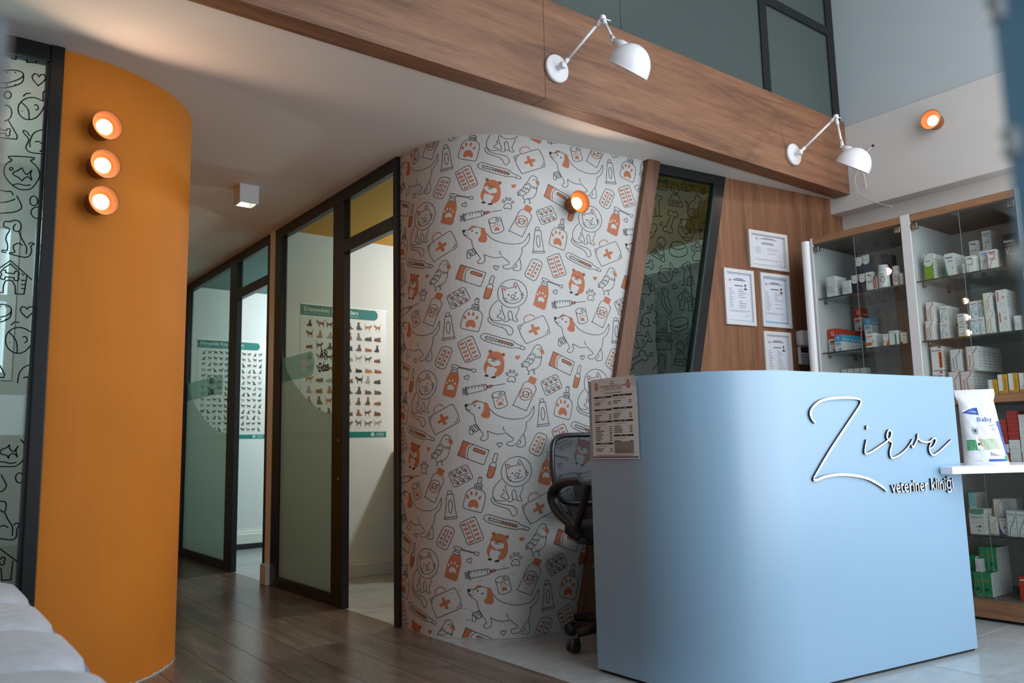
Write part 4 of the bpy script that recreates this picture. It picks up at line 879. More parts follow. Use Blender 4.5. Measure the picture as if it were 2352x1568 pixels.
# ------------------------------------------------------------------ oak beam (fascia) under the mezzanine
tr = setting('trim_1')
for x0, x1 in ((-3, -.25), (-.2485, 2.2172), (2.2187, 4.74)):
    MB().box(x0, 2.62, 2.432, x1, 2.64, 2.915).build('panel', oak_beam, tr, bevel=.0015)
    MB().box(x0, 2.6405, 2.432, x1, 2.725, 2.452).build('soffit_panel', oak_beam, tr, bevel=.0015)
MB().box(-3, 2.642, 2.57, 4.74, 2.80, 2.91).build('core', mat('chipboard', '#7b6a58', .9), tr)
# ------------------------------------------------------------------ mezzanine glazing
w3 = setting('window_3')
mz = mat('mezzanine_glass', '#454e4c', .16, spec=.6, vary=.12, vscale=.8)
for x0, x1 in ((-3, .9), (.903, 2.753), (2.756, 3.94), (4.0, 4.68)):
    MB().box(x0, 2.655, 2.915, x1, 2.665, 4.5).build('pane', mz, w3)
for x0, x1 in ((3.93, 4.0), (4.66, 4.74)):
    MB().box(x0, 2.645, 2.915, x1, 2.69, 4.5).build('frame_post', black_metal, w3, bevel=.003)
MB().box(4.0, 2.643, 3.50, 4.66, 2.69, 3.56).build('frame_rail', black_metal, w3, bevel=.003)
MB().box(-3, 2.80, 2.56, 4.9, 2.9, 4.5).build('wall_mezzanine', mat('mezzanine_back', '#4a5656', .9), kind='structure')
# ------------------------------------------------------------------ left: orange rounded wall and printed window
m = MB(); pts = [(.40, 3.37)] ; OC = (.415, 3.99, .625)
arc = [(OC[0]+OC[2]*math.sin(a), OC[1]-OC[2]*math.cos(a)) for a in [i*math.pi/2/28 for i in range(29)]] + [(1.04, 8.3)]
arc = [(.36, 3.37)] + arc
inn = [(x-.07 if x > .8 else x, y+.07) for x, y in arc]
for i in range(len(arc)-1):
    a, b = arc[i], arc[i+1]
    m.add([(a[0],a[1],0),(b[0],b[1],0),(b[0],b[1],2.44),(a[0],a[1],2.44)], [(0,1,2,3)], 0, True)
m.box(.93, 4.6, 0, 1.0, 8.3, 2.44)
wall_left = m.build('wall_left', orange_paint, kind='structure')
# chipped foot of the orange wall
m = MB(); pp = []
for i in range(46):
    a = math.radians(28+i*1.15); h = .006+.012*random.random()*(1 if random.random() < .6 else 0); 
    pp.append((OC[0]+(OC[2]+.0015)*math.sin(a), OC[1]-(OC[2]+.0015)*math.cos(a), h))
for a, b in zip(pp, pp[1:]): m.add([(a[0],a[1],0),(b[0],b[1],0),(b[0],b[1],b[2]),(a[0],a[1],a[2])], [(0,1,2,3)])
for th, z in ((math.radians(-1), .72), (math.radians(-3), .665)):
    pass
m.build('chipped_plaster', mat('bare_plaster', '#b9b2a9', .9), wall_left)
m = MB()
for x, z in ((.470, .745), (.461, .690)): m.add([(x+.005*math.cos(k), 3.3745, z+.006*math.sin(k)) for k in [i*.785 for i in range(8)]], [tuple(range(8))])
m.build('paint_chip', flat('#c9c4bd'), wall_left)
w1 = setting('window_1')
def flat_left(u, v, off=0): return Vector((u, 3.375-off, v))
MB().box(.366, 3.340, 0, .412, 3.40, 2.44).build('frame_post', black_metal, w1, bevel=.004)
MB().box(.354, 3.356, .06, .366, 3.39, 2.372).build('glazing_bead', mat('black_bead', '#1b1e20', .25), w1)
MB().box(-3, 3.345, 2.372, .366, 3.40, 2.44).build('frame_rail', black_metal, w1, bevel=.004)
MB().box(-3, 3.345, 0, .366, 3.40, .06).build('frame_rail', black_metal, w1, bevel=.004)
MB().box(-1.2, 3.345, .06, -1.13, 3.40, 2.372).build('frame_post', black_metal, w1, bevel=.004)
MB().box(-1.13, 3.366, .06, .354, 3.374, 2.372).build('pane', glass('tinted_pane', '#dde9e5', 1.5), w1)
MB().box(-3, 3.366, .06, -1.2, 3.374, 2.372).build('pane', MC['tinted_pane'], w1)
m = MB(); m.add([(-1.13, 3.3652, .957), (.354, 3.3652, .957), (.354, 3.3652, 1.10), (-1.13, 3.3652, 1.10)], [(0,1,2,3)]); m.build('frosted_band', veil('frost_band', '#c3cfce', .82, .45), w1)
m = MB()
for dx in (0, -.36, -.72):
    for k, cl, smo, P in parse(LEFT):
        Q = smoothpts(P, cl, 3) if smo else P
        Q = [(q[0]+dx, q[1]) for q in Q]
        pl = [(1,0,.354),(-1,0,1.12),(0,1,2.37),(0,-1,-.065)] + ([(1,0,.235+dx+.36)] if dx else [])
        if dx and max(q[0] for q in Q) > .235+dx+.36: continue
        S_ = lambda u, v, off: Vector((u, 3.3646, v))
        if k == 'K': fill(m, S_, Q, 0, 0, pl)
        else: stroke(m, S_, Q, .0042, 0, 0, cl, pl)
m.build('film_print', MC['film_ink'], w1)
# the room behind the printed window
sage = mat('sage_wall', '#a9b0af', .85)
MB().box(-3, 6.2, 0, .9, 6.3, 2.44).build('wall_side_room', sage, kind='structure')
MB().box(-3.1, -.3, 0, -3, 8.3, 4.5).build('wall_side', white_wall, kind='structure')
MB().box(.885, 4.3, 0, .9, 6.2, 2.44).build('wall_side_room', sage, kind='structure')
MB().box(-3, 8.2, 0, 2.05, 8.3, 2.44).build('wall_corridor_end', white_wall, kind='structure')
w6 = setting('added_glow_window')                           # added glowing window standing in for the street reflection in the glass
MB().box(-1.6, 4.9, 0, .88, 4.95, 1.28).build('wall_panel', sage, w6); MB().box(-1.6, 4.9, 2.12, .88, 4.95, 2.44).build('wall_panel', sage, w6); MB().box(.44, 4.9, 1.28, .88, 4.95, 2.12).build('wall_panel', sage, w6)
MB().box(-1.6, 4.93, 1.28, .44, 4.94, 2.12).build('pane', mat('reflection_glow_pane', '#cfdbe6', .3, emit='#d6e2ee', es=.9), w6)
for x0, x1 in ((-1.6,-1.55),(-.35,-.31),(.30,.345),(.40,.44)): MB().box(x0, 4.895, 1.28, x1, 4.93, 2.12).build('frame_post', mat('pvc_white', '#b9c4c6', .4), w6)
for z0, z1 in ((1.28,1.32),(1.70,1.73),(2.09,2.12)): MB().box(-1.55, 4.896, z0, .44, 4.929, z1).build('frame_rail', MC['pvc_white'], w6)
# ------------------------------------------------------------------ glass partitions of the two rooms
P_TEAL = flat('#7fa69a')
def partition(name, y0, mid0, mid1, y1, yl, hz, num, frost_pts, band, txt_y, num_y):
    w = setting(name, (2.05, y0, 0)); X0, X1 = 2.028, 2.072
    def bx(nm, ya, za, yb, zb, dx=0): MB().box(X0+dx, ya, za, X1-dx, yb, zb).build(nm, black_metal, w, bevel=.003)
    bx('frame_rail', y0, 2.365, y1, 2.44); bx('frame_post', y0, 0, y0+.042, 2.365)
    mm_ = (mid0+mid1)/2
    bx('frame_post', mid0, 0, mm_-.002, 2.365); bx('frame_post', mm_+.002, 0, mid1, 2.365, .004)
    bx('frame_post', yl, 0, y1, 2.365)
    bx('header_rail', y0+.042, hz, mid0, hz+.075); bx('bottom_rail', mid1, 0, yl, .068, .002)
    MB().box(2.046, y0+.042, hz+.075, 2.054, mid0, 2.365).build('transom_pane', pane_glass, w)
    MB().box(2.046, mid1, .068, 2.054, yl, 2.365).build('pane', pane_glass, w)
    S_ = lambda u, v, off=0: Vector((2.0455-off, u, v))
    m = MB(); top = frost_pts
    for a, b in zip(top, top[1:]): m.add([S_(a[0], .068), S_(b[0], .068), S_(b[0], b[1]), S_(a[0], a[1])], [(0,1,2,3)])
    m.build('frosted_film', veil('frost_film', '#8f9c93', .93, .55), w)
    m = MB(); b0, b1, z0, z1 = band
    P = [(b0, z0), (b0, z1)] + [(b1+.06-.06*math.cos(0), z1)] + circ(b1, (z0+z1)/2, -.06, (z1-z0)/2, 8, math.pi*.5, -math.pi*.5)
    P = [(b0, z0), (b0, z1), (b1, z1)] + circ(b1, (z0+z1)/2, -.06, (z1-z0)/2, 8, math.pi/2, -math.pi/2)[1:] + [(b1, z0)]
    fill(m, S_, P, 0, .0006); m.build('sign_band', veil('sign_green', '#6d9486', .72, .4), w)
    m = MB()
    W_ = lambda u, v, off: Vector((2.0455-off, -u, v))
    text(m, W_, num, -num_y, (z0+z1)/2-.037, .074, 0, .0014, bold=.02)
    m.build('sign_number', flat('#c9d6d0'), w)
    m = MB(); text(m, W_, 'Aşı', -txt_y, (z0+z1)/2+.020, .060, 0, .0016, width=.105, align='c', bold=.03); text(m, W_, 'Odası', -txt_y, (z0+z1)/2-.066, .060, 0, .0016, width=.16, align='c', bold=.03)
    m.build('sign_text', flat('#101312'), w)
    m = MB()
    for z in (.94, .72): m.lathe([(.0001, .003), (.006, .003), (.007, 0)], (2.028, mm_-.02, z), (-1, 0, 0), 10)
    m.build('screw', mat('steel', '#b9bcbe', .25, 1), w)
    return w
arc2 = [(5.28,1.60),(5.25,1.49),(5.134,1.378),(4.969,1.273),(4.827,1.2),(4.70,1.15),(4.594,1.119),(4.45,1.095)]
partition('window_4', 3.648, 4.29, 4.45, 5.40, 5.28, 2.045, '01', smoothpts(arc2, False, 3), (5.28, 4.80, 1.352, 1.512), 4.60, 4.95)
arc1 = [(7.55,1.55),(7.5,1.43),(7.364,1.353),(7.2,1.26),(7.027,1.184),(6.85,1.12),(6.663,1.07),(6.388,1.038)]
partition('window_5', 5.505, 6.20, 6.388, 8.2, 7.55, 2.075, '02', smoothpts(arc1, False, 3), (7.55, 6.60, 1.362, 1.52), 6.85, 6.70)
# room walls
room_wall = mat('room_wall', '#d6dcdb', .75)
def bboard(name, x0, x1, y, z0=0):
    """moulded baseboard facing -y"""
    prof = [(0,0),(-.018,0),(-.018,.085),(-.013,.092),(-.013,.108),(-.007,.116),(-.007,.128),(0,.133)]
    MB().prism([(x0, y+p[0], z0+p[1]) for p in prof], (x1-x0, 0, 0)).build(name, mat('baseboard_white', '#d8dad6', .4), kind='structure')
MB().box(2.058, 5.30, 0, 4.82, 5.50, 2.44).build('wall_divider', room_wall, kind='structure')
MB().box(2.030, 5.402, 0, 2.056, 5.503, 2.44).build('trim_4', mat('trim_paint', '#dbe4e6', .7), kind='structure')
bboard('baseboard_left', 2.08, 4.8, 5.30); bboard('baseboard_far', 2.08, 4.8, 7.60, .05)
MB().box(2.0, 5.397, 0, 2.03, 5.508, .133).build('baseboard_divider', MC['baseboard_white'], kind='structure', bevel=.004)
MB().box(2.08, 7.585, 0, 4.8, 7.6, .05).build('trim_5', black_matte, kind='structure')
MB().box(2.058, 7.60, 0, 4.82, 7.76, 2.44).build('wall_far', room_wall, kind='structure')
MB().box(4.80, 2.9, 0, 4.9, 7.7, 2.44).build('wall_rooms_right', room_wall, kind='structure')
# ------------------------------------------------------------------ reception desk
blue_desk = mat('blue_lacquer', '#86a9c4', .34, spec=1.0)
DP = [(2.232, 2.42), (2.232, 2.30)]
_R = .46; _c = (2.232+_R, 1.735+(_R-.1407*(2.232+_R-2.65))/.99)
for i in range(49):
    a = (math.pi/2+math.atan2(.1407, -.99)*0 - math.atan2(.1407, .99))*i/48
    DP.append((_c[0]-_R*math.cos(a), _c[1]-_R*math.sin(a)))
DP += [(3.607, 1.5995)]
DH = 1.135
desk = thing('reception_desk', (2.7, 2.1, 0), 'rounded pale blue reception desk with raised white lettering', 'desk')
m = MB(); T_ = .045; inn = []
for i, p in enumerate(DP):
    a = DP[max(i-1, 0)]; b = DP[min(i+1, len(DP)-1)]; t = Vector((b[0]-a[0], b[1]-a[1])).normalized(); inn.append((p[0]-t.y*T_, p[1]+t.x*T_))
m = MB(); K = len(DP)
for i in range(K-1):
    a, b, c, d = DP[i], DP[i+1], inn[i], inn[i+1]
    m.add([(*a,.012),(*b,.012),(*b,DH),(*a,DH)], [(0,1,2,3)], 0, True)
    m.add([(*c,.012),(*d,.012),(*d,DH),(*c,DH)], [(3,2,1,0)], 0, True)
    m.add([(*a,DH),(*b,DH),(*d,DH),(*c,DH)], [(0,1,2,3)]); m.add([(*a,.012),(*b,.012),(*d,.012),(*c,.012)], [(3,2,1,0)])
for a, c in ((DP[0], inn[0]), (DP[-1], inn[-1])): m.add([(*a,.012),(*c,.012),(*c,DH),(*a,DH)], [(0,1,2,3)])
m.build('front_panel', blue_desk, desk)
m = MB()
for i in range(K-1):
    a, b, c, d = [((p[0]*.7+q[0]*.3, p[1]*.7+q[1]*.3)) for p, q in ((DP[i], inn[i]), (DP[i+1], inn[i+1]))] + [((p[0]*.3+q[0]*.7, p[1]*.3+q[1]*.7)) for p, q in ((DP[i], inn[i]), (DP[i+1], inn[i+1]))]
    m.add([(*a,0),(*b,0),(*b,.014),(*a,.014)], [(0,1,2,3)]); m.add([(*c,0),(*d,0),(*d,.014),(*c,.014)], [(3,2,1,0)])
m.build('plinth', black_matte, desk)
m = MB(); m.prism([(2.262, 2.42, .72), (2.262, 2.2, .72), (2.40, 1.95, .72), (2.70, 1.80, .72), (3.3, 1.715, .72), (3.3, 2.25, .72), (2.95, 2.28, .72), (2.78, 2.42, .72)], (0, 0, .03))
m.build('worktop', white_lacquer, desk)
MB().box(3.26, 1.75, .0, 3.29, 2.24, .72).build('side_panel', white_lacquer, desk)
DO_, DT_ = Vector((2.65, 1.735, 0)), Vector((.95, -.135, 0)).normalized(); DN_ = Vector((DT_.y, -DT_.x, 0))
if DN_.y > 0: DN_ = -DN_
def desk_uv(u, v, off=0): return DO_ + DT_*u + DN_*off + Vector((0, 0, v))
letter_face = mat('letter_face', '#eceaf2', .4); letter_body = mat('letter_body', '#121419', .5)
def raised(paths, name, w0=.0085):
    m = MB()
    for P, w in paths:
        P = smoothpts(P, False, 5); n = len(P)
        W = [w*(.62+.38*min(1, 6*min(i, n-1-i)/n)) for i in range(n)]
        stroke(m, desk_uv, P, W, 0, .0092)
        b = len(m.v)
        stroke(m, desk_uv, P, [x*.98 for x in W], 1, .0088); 
        # side walls
        for i in range(n-1):
            for sgn in (1, -1):
                dx, dz = P[i+1][0]-P[i][0], P[i+1][1]-P[i][1]; l = math.hypot(dx, dz) or 1; nx, nz = -dz/l*sgn, dx/l*sgn
                a = (P[i][0]+nx*W[i]*.5, P[i][1]+nz*W[i]*.5); c = (P[i+1][0]+nx*W[i+1]*.5, P[i+1][1]+nz*W[i+1]*.5)
                m.add([desk_uv(*a, -.001), desk_uv(*c, -.001), desk_uv(*c, .0090), desk_uv(*a, .0090)], [(0,1,2,3)], 1)
    return m.build(name, [letter_face, letter_body], desk)
LZ = [(0.079,0.941),(0.063,0.957),(0.057,0.978),(0.073,0.999),(0.109,1.02),(0.161,1.032),(0.242,1.037),(0.313,1.036),(0.346,1.030)]
LZ2 = [(0.346,1.030),(0.343,1.012),(0.307,0.978),(0.254,0.931),(0.177,0.862),(0.114,0.802),(0.05,0.738)]
LZ3 = [(0.05,0.738),(0.058,0.730),(0.118,0.742),(0.198,0.746),(0.278,0.739),(0.348,0.726),(0.406,0.704),(0.441,0.686),(0.458,0.673)]
LI = [(0.363,0.875),(0.347,0.835),(0.351,0.821),(0.379,0.825),(0.437,0.847),(0.489,0.869),(0.51,0.883),(0.517,0.901),(0.506,0.911),(0.492,0.901),(0.486,0.885),(0.496,0.871),(0.515,0.859),(0.5,0.828),(0.5,0.806),(0.518,0.801),(0.565,0.815),(0.614,0.842),(0.648,0.873)]
LV = [(0.648,0.873),(0.638,0.856),(0.643,0.84),(0.663,0.856),(0.682,0.879),(0.686,0.893),(0.68,0.881),(0.69,0.869),(0.716,0.861),(0.757,0.861),(0.779,0.872),(0.796,0.874),(0.799,0.862),(0.778,0.841),(0.751,0.832)]
LE = [(0.767,0.858),(0.752,0.838),(0.754,0.817),(0.773,0.806),(0.812,0.818),(0.857,0.84),(0.907,0.867)]
raised([(LZ, .0098), (LZ2, .0092), (LZ3, .0098)], 'letter'); raised([(LI, .0068), (LV, .0064), (LE, .0066)], 'letter'); raised([([(0.374,0.929),(0.3715,0.922),(0.369,0.915)], .011)], 'letter_dot')
m = MB(); 
text(m, desk_uv, 'veteriner kliniği', .488, .664, .049, 0, .0085, width=.402)
vs, fs, tw = text_geo('veteriner kliniği'); kk = .049/.70; kx = .402/tw
ed = {}
for f in fs:
    for i in range(len(f)):
        a, b = f[i], f[(i+1) % len(f)]; ed[(min(a,b), max(a,b))] = ed.get((min(a,b), max(a,b)), 0)+1
for (a, b), c in ed.items():
    if c == 1:
        A = (.488+vs[a][0]*kx, .664+vs[a][1]*kk); B = (.488+vs[b][0]*kx, .664+vs[b][1]*kk)
        m.add([desk_uv(*A, -.001), desk_uv(*B, -.001), desk_uv(*B, .0084), desk_uv(*A, .0084)], [(0,1,2,3)], 1)
m.build('small_lettering', [letter_face, letter_body], desk)

# price list taped to the left end of the desk
paper = mat('paper', '#d8d8d8', .7)
sheet = thing('price_list', (2.2, 2.26, .82), 'printed price list sheet taped at left end of blue desk', 'poster')
def sheet_uv(u, v, off=0):
    """u 0..1 across from the left, v metres"""
    y = 2.398 - .252*u; x = 2.2265 - .003*math.sin(u*3.1) + max(0, u-.7)*.01
    return Vector((x-off-(.012*max(0, u-.78)*max(0, v-1.09)*90 if v > 1.09 else 0), y, v))
m = MB(); N = 12
for i in range(N):
    for j in range(8):
        u0, u1 = i/N, (i+1)/N; v0, v1 = .822+.318*j/8, .822+.318*(j+1)/8
        m.add([sheet_uv(u0,v0), sheet_uv(u1,v0), sheet_uv(u1,v1), sheet_uv(u0,v1)], [(0,1,2,3)], 0, True)
        m.add([sheet_uv(u0,v0,-.0012), sheet_uv(u1,v0,-.0012), sheet_uv(u1,v1,-.0012), sheet_uv(u0,v1,-.0012)], [(3,2,1,0)], 0, True)
m.build('paper_sheet', paper, sheet)
m = MB(); INK, RED, GR = 0, 1, 2
def SU(u, v, off): return sheet_uv(u, .822+v, off)
ST = lambda u, v, off: sheet_uv(u/.252, .822+v, off)
def bars(mb, surf, u0, u1, v, h, mi, off):
    fill(mb, surf, [(u0, v), (u1, v), (u1, v+h), (u0, v+h)], mi, off, (), .3)
text(m, ST, 'TVHB', .126, .300, .005, INK, .001, align='c'); text(m, ST, 'BURSA', .126, .291, .005, INK, .001, align='c')
text(m, ST, 'VETERİNER HEKİMLER ODASI', .126, .281, .0068, RED, .001, width=.148, align='c')
text(m, ST, 'ALT SINIR ÜCRET TARİFESİ', .126, .272, .0055, INK, .001, width=.105, align='c'); text(m, ST, 'EV VE SÜS HAYVANLARI', .126, .255, .0055, INK, .001, width=.092, align='c')
for x in (.032, .212): 
    fill(m, ST, circ(x, .287, .0095, .016), RED, .0008); fill(m, ST, circ(x, .287, .0055, .011), 3, .001)
    fill(m, ST, circ(x, .287, .002, .008), RED, .0012)
bars(m, SU, .2, .72, .2675, .0006, GR, .001)
rows = {0: [(.240,3),(.19,4),(.143,9),(.057,3)], 1: [(.243,3),(.193,4),(.144,5),(.087,2)]}
rnd = random.Random(3)
for col, secs in rows.items():
    u0, u1 = (.07, .475) if col == 0 else (.50, .905)
    for v, n in secs:
        bars(m, SU, u0, u1, v, .0065, INK, .001); bars(m, SU, u0+.12, u1-.12, v+.0025, .0014, 3, .0013)
        for k in range(n):
            w = rnd.uniform(.09, .2); vv = v-.012-k*.0075
            if k == 0: bars(m, SU, u0+.01, u0+.26, vv+.003, .0012, GR, .001); continue
            bars(m, SU, u0+.01, u0+.01+w, vv, .0026, INK, .001); bars(m, SU, u1-.07, u1-.015, vv, .0026, INK, .001)
bars(m, SU, .505, .90, .021, .046, 4, .001)
for k in range(3): bars(m, SU, .52, .52+rnd.uniform(.2,.34), .026+k*.004, .0014, GR, .0013)
bars(m, SU, .09, .88, .0125, .0022, RED, .001); bars(m, SU, .0, .98, .005, .004, INK, .001)
m.build('printing', [flat('#1d1b1b'), flat('#a3252b'), flat('#6d6765'), flat('#d8d8d8'), flat('#8b8580')], sheet)

# white counter and bag of pet food
ctr = thing('side_counter', (3.9, 1.4, 0), 'white side counter running right from the blue desk', 'counter')
MB().prism([(3.44,1.559,.727),(4.10,1.175,.727),(4.165,1.75,.727),(3.635,1.75,.727),(3.635,1.588,.727),(3.452,1.614,.727)], (0,0,.03)).build('worktop', mat('white_laminate', '#f0eff4', .3), ctr, bevel=.002)
MB().prism([(4.03,1.225,0),(4.085,1.192,0),(4.10,1.235,0),(4.045,1.268,0)], (0,0,.727)).build('leg', white_lacquer, ctr)
bag = thing('pet_food_bag', (3.742, 1.55, .757), 'white pet food bag with blue band standing on white counter', 'bag')
BT, BN = Vector((.545, -.839, 0)), Vector((-.839, -.545, 0))
def bag_pt(u, v, f):
    """u -1..1 across, v 0..1 up, f +1 front -1 back"""
    w = .098 if v < .05 else .098-.020*min(1, (v-.05)/.80)
    if v > .85: w = .078+.010*min(1, (v-.85)/.06)
    th = .040*max(0, min(1, (.90-v)/.55))**.6*(1-abs(u)**2.6)**.5 if v < .9 else .0025*(1-abs(u)**4)
    if v < .06: th *= .75+.25*v/.06
    wr = .0022*math.sin(u*9+v*13)*math.sin(v*17+u*4)*(1 if .1 < v < .9 else 0)
    lean = -.026*v
    return Vector((3.742, 1.55, .757)) + BT*(u*w+lean)*.87 + BN*(f*(th+.001)+wr*f) + Vector((0, 0, v*.325))
m = MB(); NU, NV = 16, 26
for f in (1, -1):
    b = len(m.v)
    vs = [bag_pt(-1+2*i/NU, j/NV, f) for j in range(NV+1) for i in range(NU+1)]
    fs = [(j*(NU+1)+i, j*(NU+1)+i+1, (j+1)*(NU+1)+i+1, (j+1)*(NU+1)+i) for j in range(NV) for i in range(NU)]
    m.add(vs, fs if f == 1 else [q[::-1] for q in fs], 0, True)
m.add([bag_pt(-1+2*i/NU, 0, 1) for i in range(NU+1)] + [bag_pt(1-2*i/NU, 0, -1) for i in range(NU+1)], [tuple(range(2*NU+2))[::-1]])
m.build('pouch', mat('bag_film', '#dfe0e3', .28, bump=.25, bscale=18), bag)
def bag_uv(u, v, off=0):
    p = bag_pt(u, v, 1); return p + BN*(off+.0006)
m = MB()
def bfill(P, mi, off=.0004):
    u0 = min(p[0] for p in P); u1 = max(p[0] for p in P); v0 = min(p[1] for p in P); v1 = max(p[1] for p in P)
    nu, nv = max(1, round((u1-u0)/.12)), max(1, round((v1-v0)/.04))
    for i in range(nu):
        for j in range(nv):
            Q = clip_poly(P, [(-1,0,-(u0+(u1-u0)*i/nu)),(1,0,u0+(u1-u0)*(i+1)/nu),(0,-1,-(v0+(v1-v0)*j/nv)),(0,1,v0+(v1-v0)*(j+1)/nv)])
            if len(Q) >= 3: m.add([bag_uv(u, v, off) for u, v in Q], [tuple(range(len(Q)))], mi)
bfill([(-.86,.74),(-.05,.755),(-.03,.655),(-.86,.69)], 0); bfill([(-.86,.70),(-.3,.755),(-.5,.755),(-.86,.735)], 4, .0008)
text(m, bag_uv, 'virbac', -.62, .695, .022, 4, .0010, width=.5)
text(m, bag_uv, 'Baby', -.2, .57, .06, 5, .0006, width=.80); text(m, bag_uv, 'HPM', .34, .50, .030, 6, .0006, width=.46)
for k in range(4): bfill([(.46,.485-k*.012),(.84-.05*k,.487-k*.012),(.84-.05*k,.481-k*.012),(.46,.479-k*.012)], 6)
bfill([(-.84,.33),(.66,.345),(.66,.205),(-.84,.19)], 2); bfill([(-.84,.33),(-.30,.335),(-.24,.20),(-.84,.19)], 1, .0006); bfill([(-.84,.34),(.66,.36),(.66,.347),(-.84,.33)], 4, .0007)
bfill([(-.52,.47),(-.45,.50),(-.40,.485),(-.30,.485),(-.22,.505),(-.20,.46),(-.24,.42),(-.33,.40),(-.44,.41),(-.52,.44)], 6); bfill([(-.44,.45),(-.34,.43),(-.30,.455),(-.36,.47)], 3, .0007)
bfill([(-.42,.40),(-.28,.39),(-.10,.22),(-.2,.195),(-.38,.21)], 4, .0009); bfill([(-.36,.285),(-.26,.30),(-.2,.27),(-.3,.25)], 3, .0012); bfill([(-.28,.34),(-.22,.345),(-.12,.24),(-.18,.23)], 7, .0012)
bfill([(.80,.57),(.97,.57),(.99,.12),(.90,.12)], 5); bfill([(.05,.075),(.86,.075),(.86,.045),(.05,.045)], 5); bfill([(.80,.115),(.985,.115),(.985,.045),(.80,.045)], 1, .0006)
text(m, bag_uv, '1,5 kg', -.62, .05, .018, 6, .0006, width=.36)
for k in range(6): bfill([(.18+.075*k,.115),(.205+.075*k,.115),(.205+.075*k,.165-.008*k),(.18+.075*k,.17-.008*k)], 3)
m.build('bag_print', [flat('#2f5aa8'), flat('#4f9a6a'), flat('#b9c7b0'), flat('#3a3a44'), flat('#f3f2f4'), flat('#3c5fae'), flat('#a9adb8'), flat('#c78a5a')], bag)

# ------------------------------------------------------------------ sconces
cup_mat = mat('copper_cup', '#9a5a26', .35, metal=.35, spec=.5); cup_in = mat('copper_cup_inside', '#a85c12', .45)
bulb_m = mat('warm_bulb', '#fff1dc', .4, emit='#ffd3a0', es=6.5)
def sconce(i, P, N, label, group, power=6.0, cmats=None):
    P, N = Vector(P), Vector(N).normalized()
    t = thing('wall_sconce', P, label, 'lamp', group)
    m = MB(); m.lathe([(.0001,0),(.042,0),(.043,.004),(.043,.040),(.046,.050),(.0575,.078),(.0585,.081),(.0565,.081),(.046,.058),(.040,.046),(.0001,.046)], P, N, 32)
    m.build('cup', cup_mat, t)
    m = MB(); m.lathe([(.0555,.0795),(.0455,.0585),(.0395,.0475),(.0001,.0472)], P, N, 32); m.build('reflector', cup_in, t)
    m = MB(); m.lathe([(.0001,.068),(.020,.066),(.0285,.058),(.030,.048)], P, N, 24); m.build('bulb', bulb_m, t)
    l = bpy.data.lights.new('sconce_light', 'SPOT'); l.energy = power; l.color = (1.0, .66, .45); l.shadow_soft_size = .025; l.spot_size = math.radians(160); l.spot_blend = .3
    o = bpy.data.objects.new('sconce_light', l); COL.objects.link(o); o.parent = t; o.location = N*.071; o.rotation_euler = N.to_track_quat('-Z', 'Y').to_euler(); o.rotation_euler = (-N).to_track_quat('Z', 'Y').to_euler()
for i, (z, n, pw) in enumerate(((2.150, 'uppermost', 4.8), (1.994, 'middle', 4.8), (1.848, 'lowest', 4.8))):
    xs = .547; yy = OC[1]-math.sqrt(OC[2]**2-(xs-OC[0])**2)
    sconce(i, (xs, yy, z), (.22, -.97, 0.0), n+' of three glowing cup sconces on the orange wall', 'cup sconces on the orange wall', pw)
p = wall_uv(1.055, 2.112); n = p-wall_uv(1.055, 2.112, -1); sconce(3, p, n, 'glowing copper cup sconce on the animal print wallpaper', 'single cup sconces', 5)
sconce(4, (4.74, 2.052, 2.715), (-1, 0, 0), 'glowing cup sconce high on the white right wall', 'single cup sconces', 6)

# ------------------------------------------------------------------ swing-arm lamps on the beam
def swing_lamp(base, elbow, neck, rimc, label):
    base, elbow, neck, rimc = [Vector(v) for v in (base, elbow, neck, rimc)]
    t = thing('swing_arm_lamp', base, label, 'lamp', 'swing arm lamps on the oak beam')
    wm = mat('lamp_white', '#e9e7ea', .28)
    m = MB(); m.lathe([(.0001,0),(.064,0),(.066,.004),(.066,.014),(.062,.019),(.0001,.019)], base, (0,-1,0), 36); m.build('wall_plate', wm, t)
    k = base+Vector((.0,-.05,0))
    m = MB(); m.tube([base+Vector((0,-.018,0)), k], .012, 12); m.bevbox(k, (.015,.015,.015), .008); m.build('pivot', wm, t)
    m = MB(); m.tube([k, elbow], .0065, 12); m.tube([k, k+(elbow-k)*.14], .010, 12); m.tube([elbow+(k-elbow)*.16, elbow], .0095, 12); m.build('lower_arm', wm, t)
    m = MB(); m.bevbox(elbow, (.014,.014,.014), .009); m.tube([elbow+Vector((.005,0,0)), elbow+Vector((.05,0,.004))], .003, 8)
    m.tube([elbow, neck], .0065, 12); m.tube([elbow, elbow+(neck-elbow)*.25], .0095, 12); m.tube([neck+(elbow-neck)*.22, neck], .0095, 12); m.build('upper_arm', wm, t)
    vd = (rimc-Vector((0,0,.87))).normalized(); ax = cr_*.451+cu_*.892; ax = (ax-vd*(ax.dot(vd)-.03)).normalized()
    prof = [(.0935*math.cos(a), .105*math.sin(a)) for a in [i*math.pi/2/12 for i in range(13)]]
    m = MB(); m.lathe([(.0955,-.004),(.0950,.0)]+[(r+.0015, h) for r, h in prof[1:-1]]+[(.0001,.1065)], rimc, ax, 40)
    m.lathe([(.0940,-.004),(.0920,.0)]+[(max(r-.002, .0001), h-.002) for r, h in prof[1:]], rimc, ax, 40); m.build('shade', wm, t)
    d = (rimc+ax*.06-neck); 
    m = MB(); m.tube([neck+d*-.02, neck+d*.18, neck+d*.30, neck+d*.62], [.013,.019,.026,.027], 16); m.tube([neck+Vector((-.02,0,.0)), neck+Vector((.02,0,0))], .005, 8); m.build('socket', wm, t)
    m = MB(); m.lathe([(.0001,.0),(.018,.004),(.028,.022),(.024,.045),(.014,.062)], rimc+ax*.012, ax, 16); m.build('bulb', mat('unlit_bulb', '#cfccc6', .3), t)
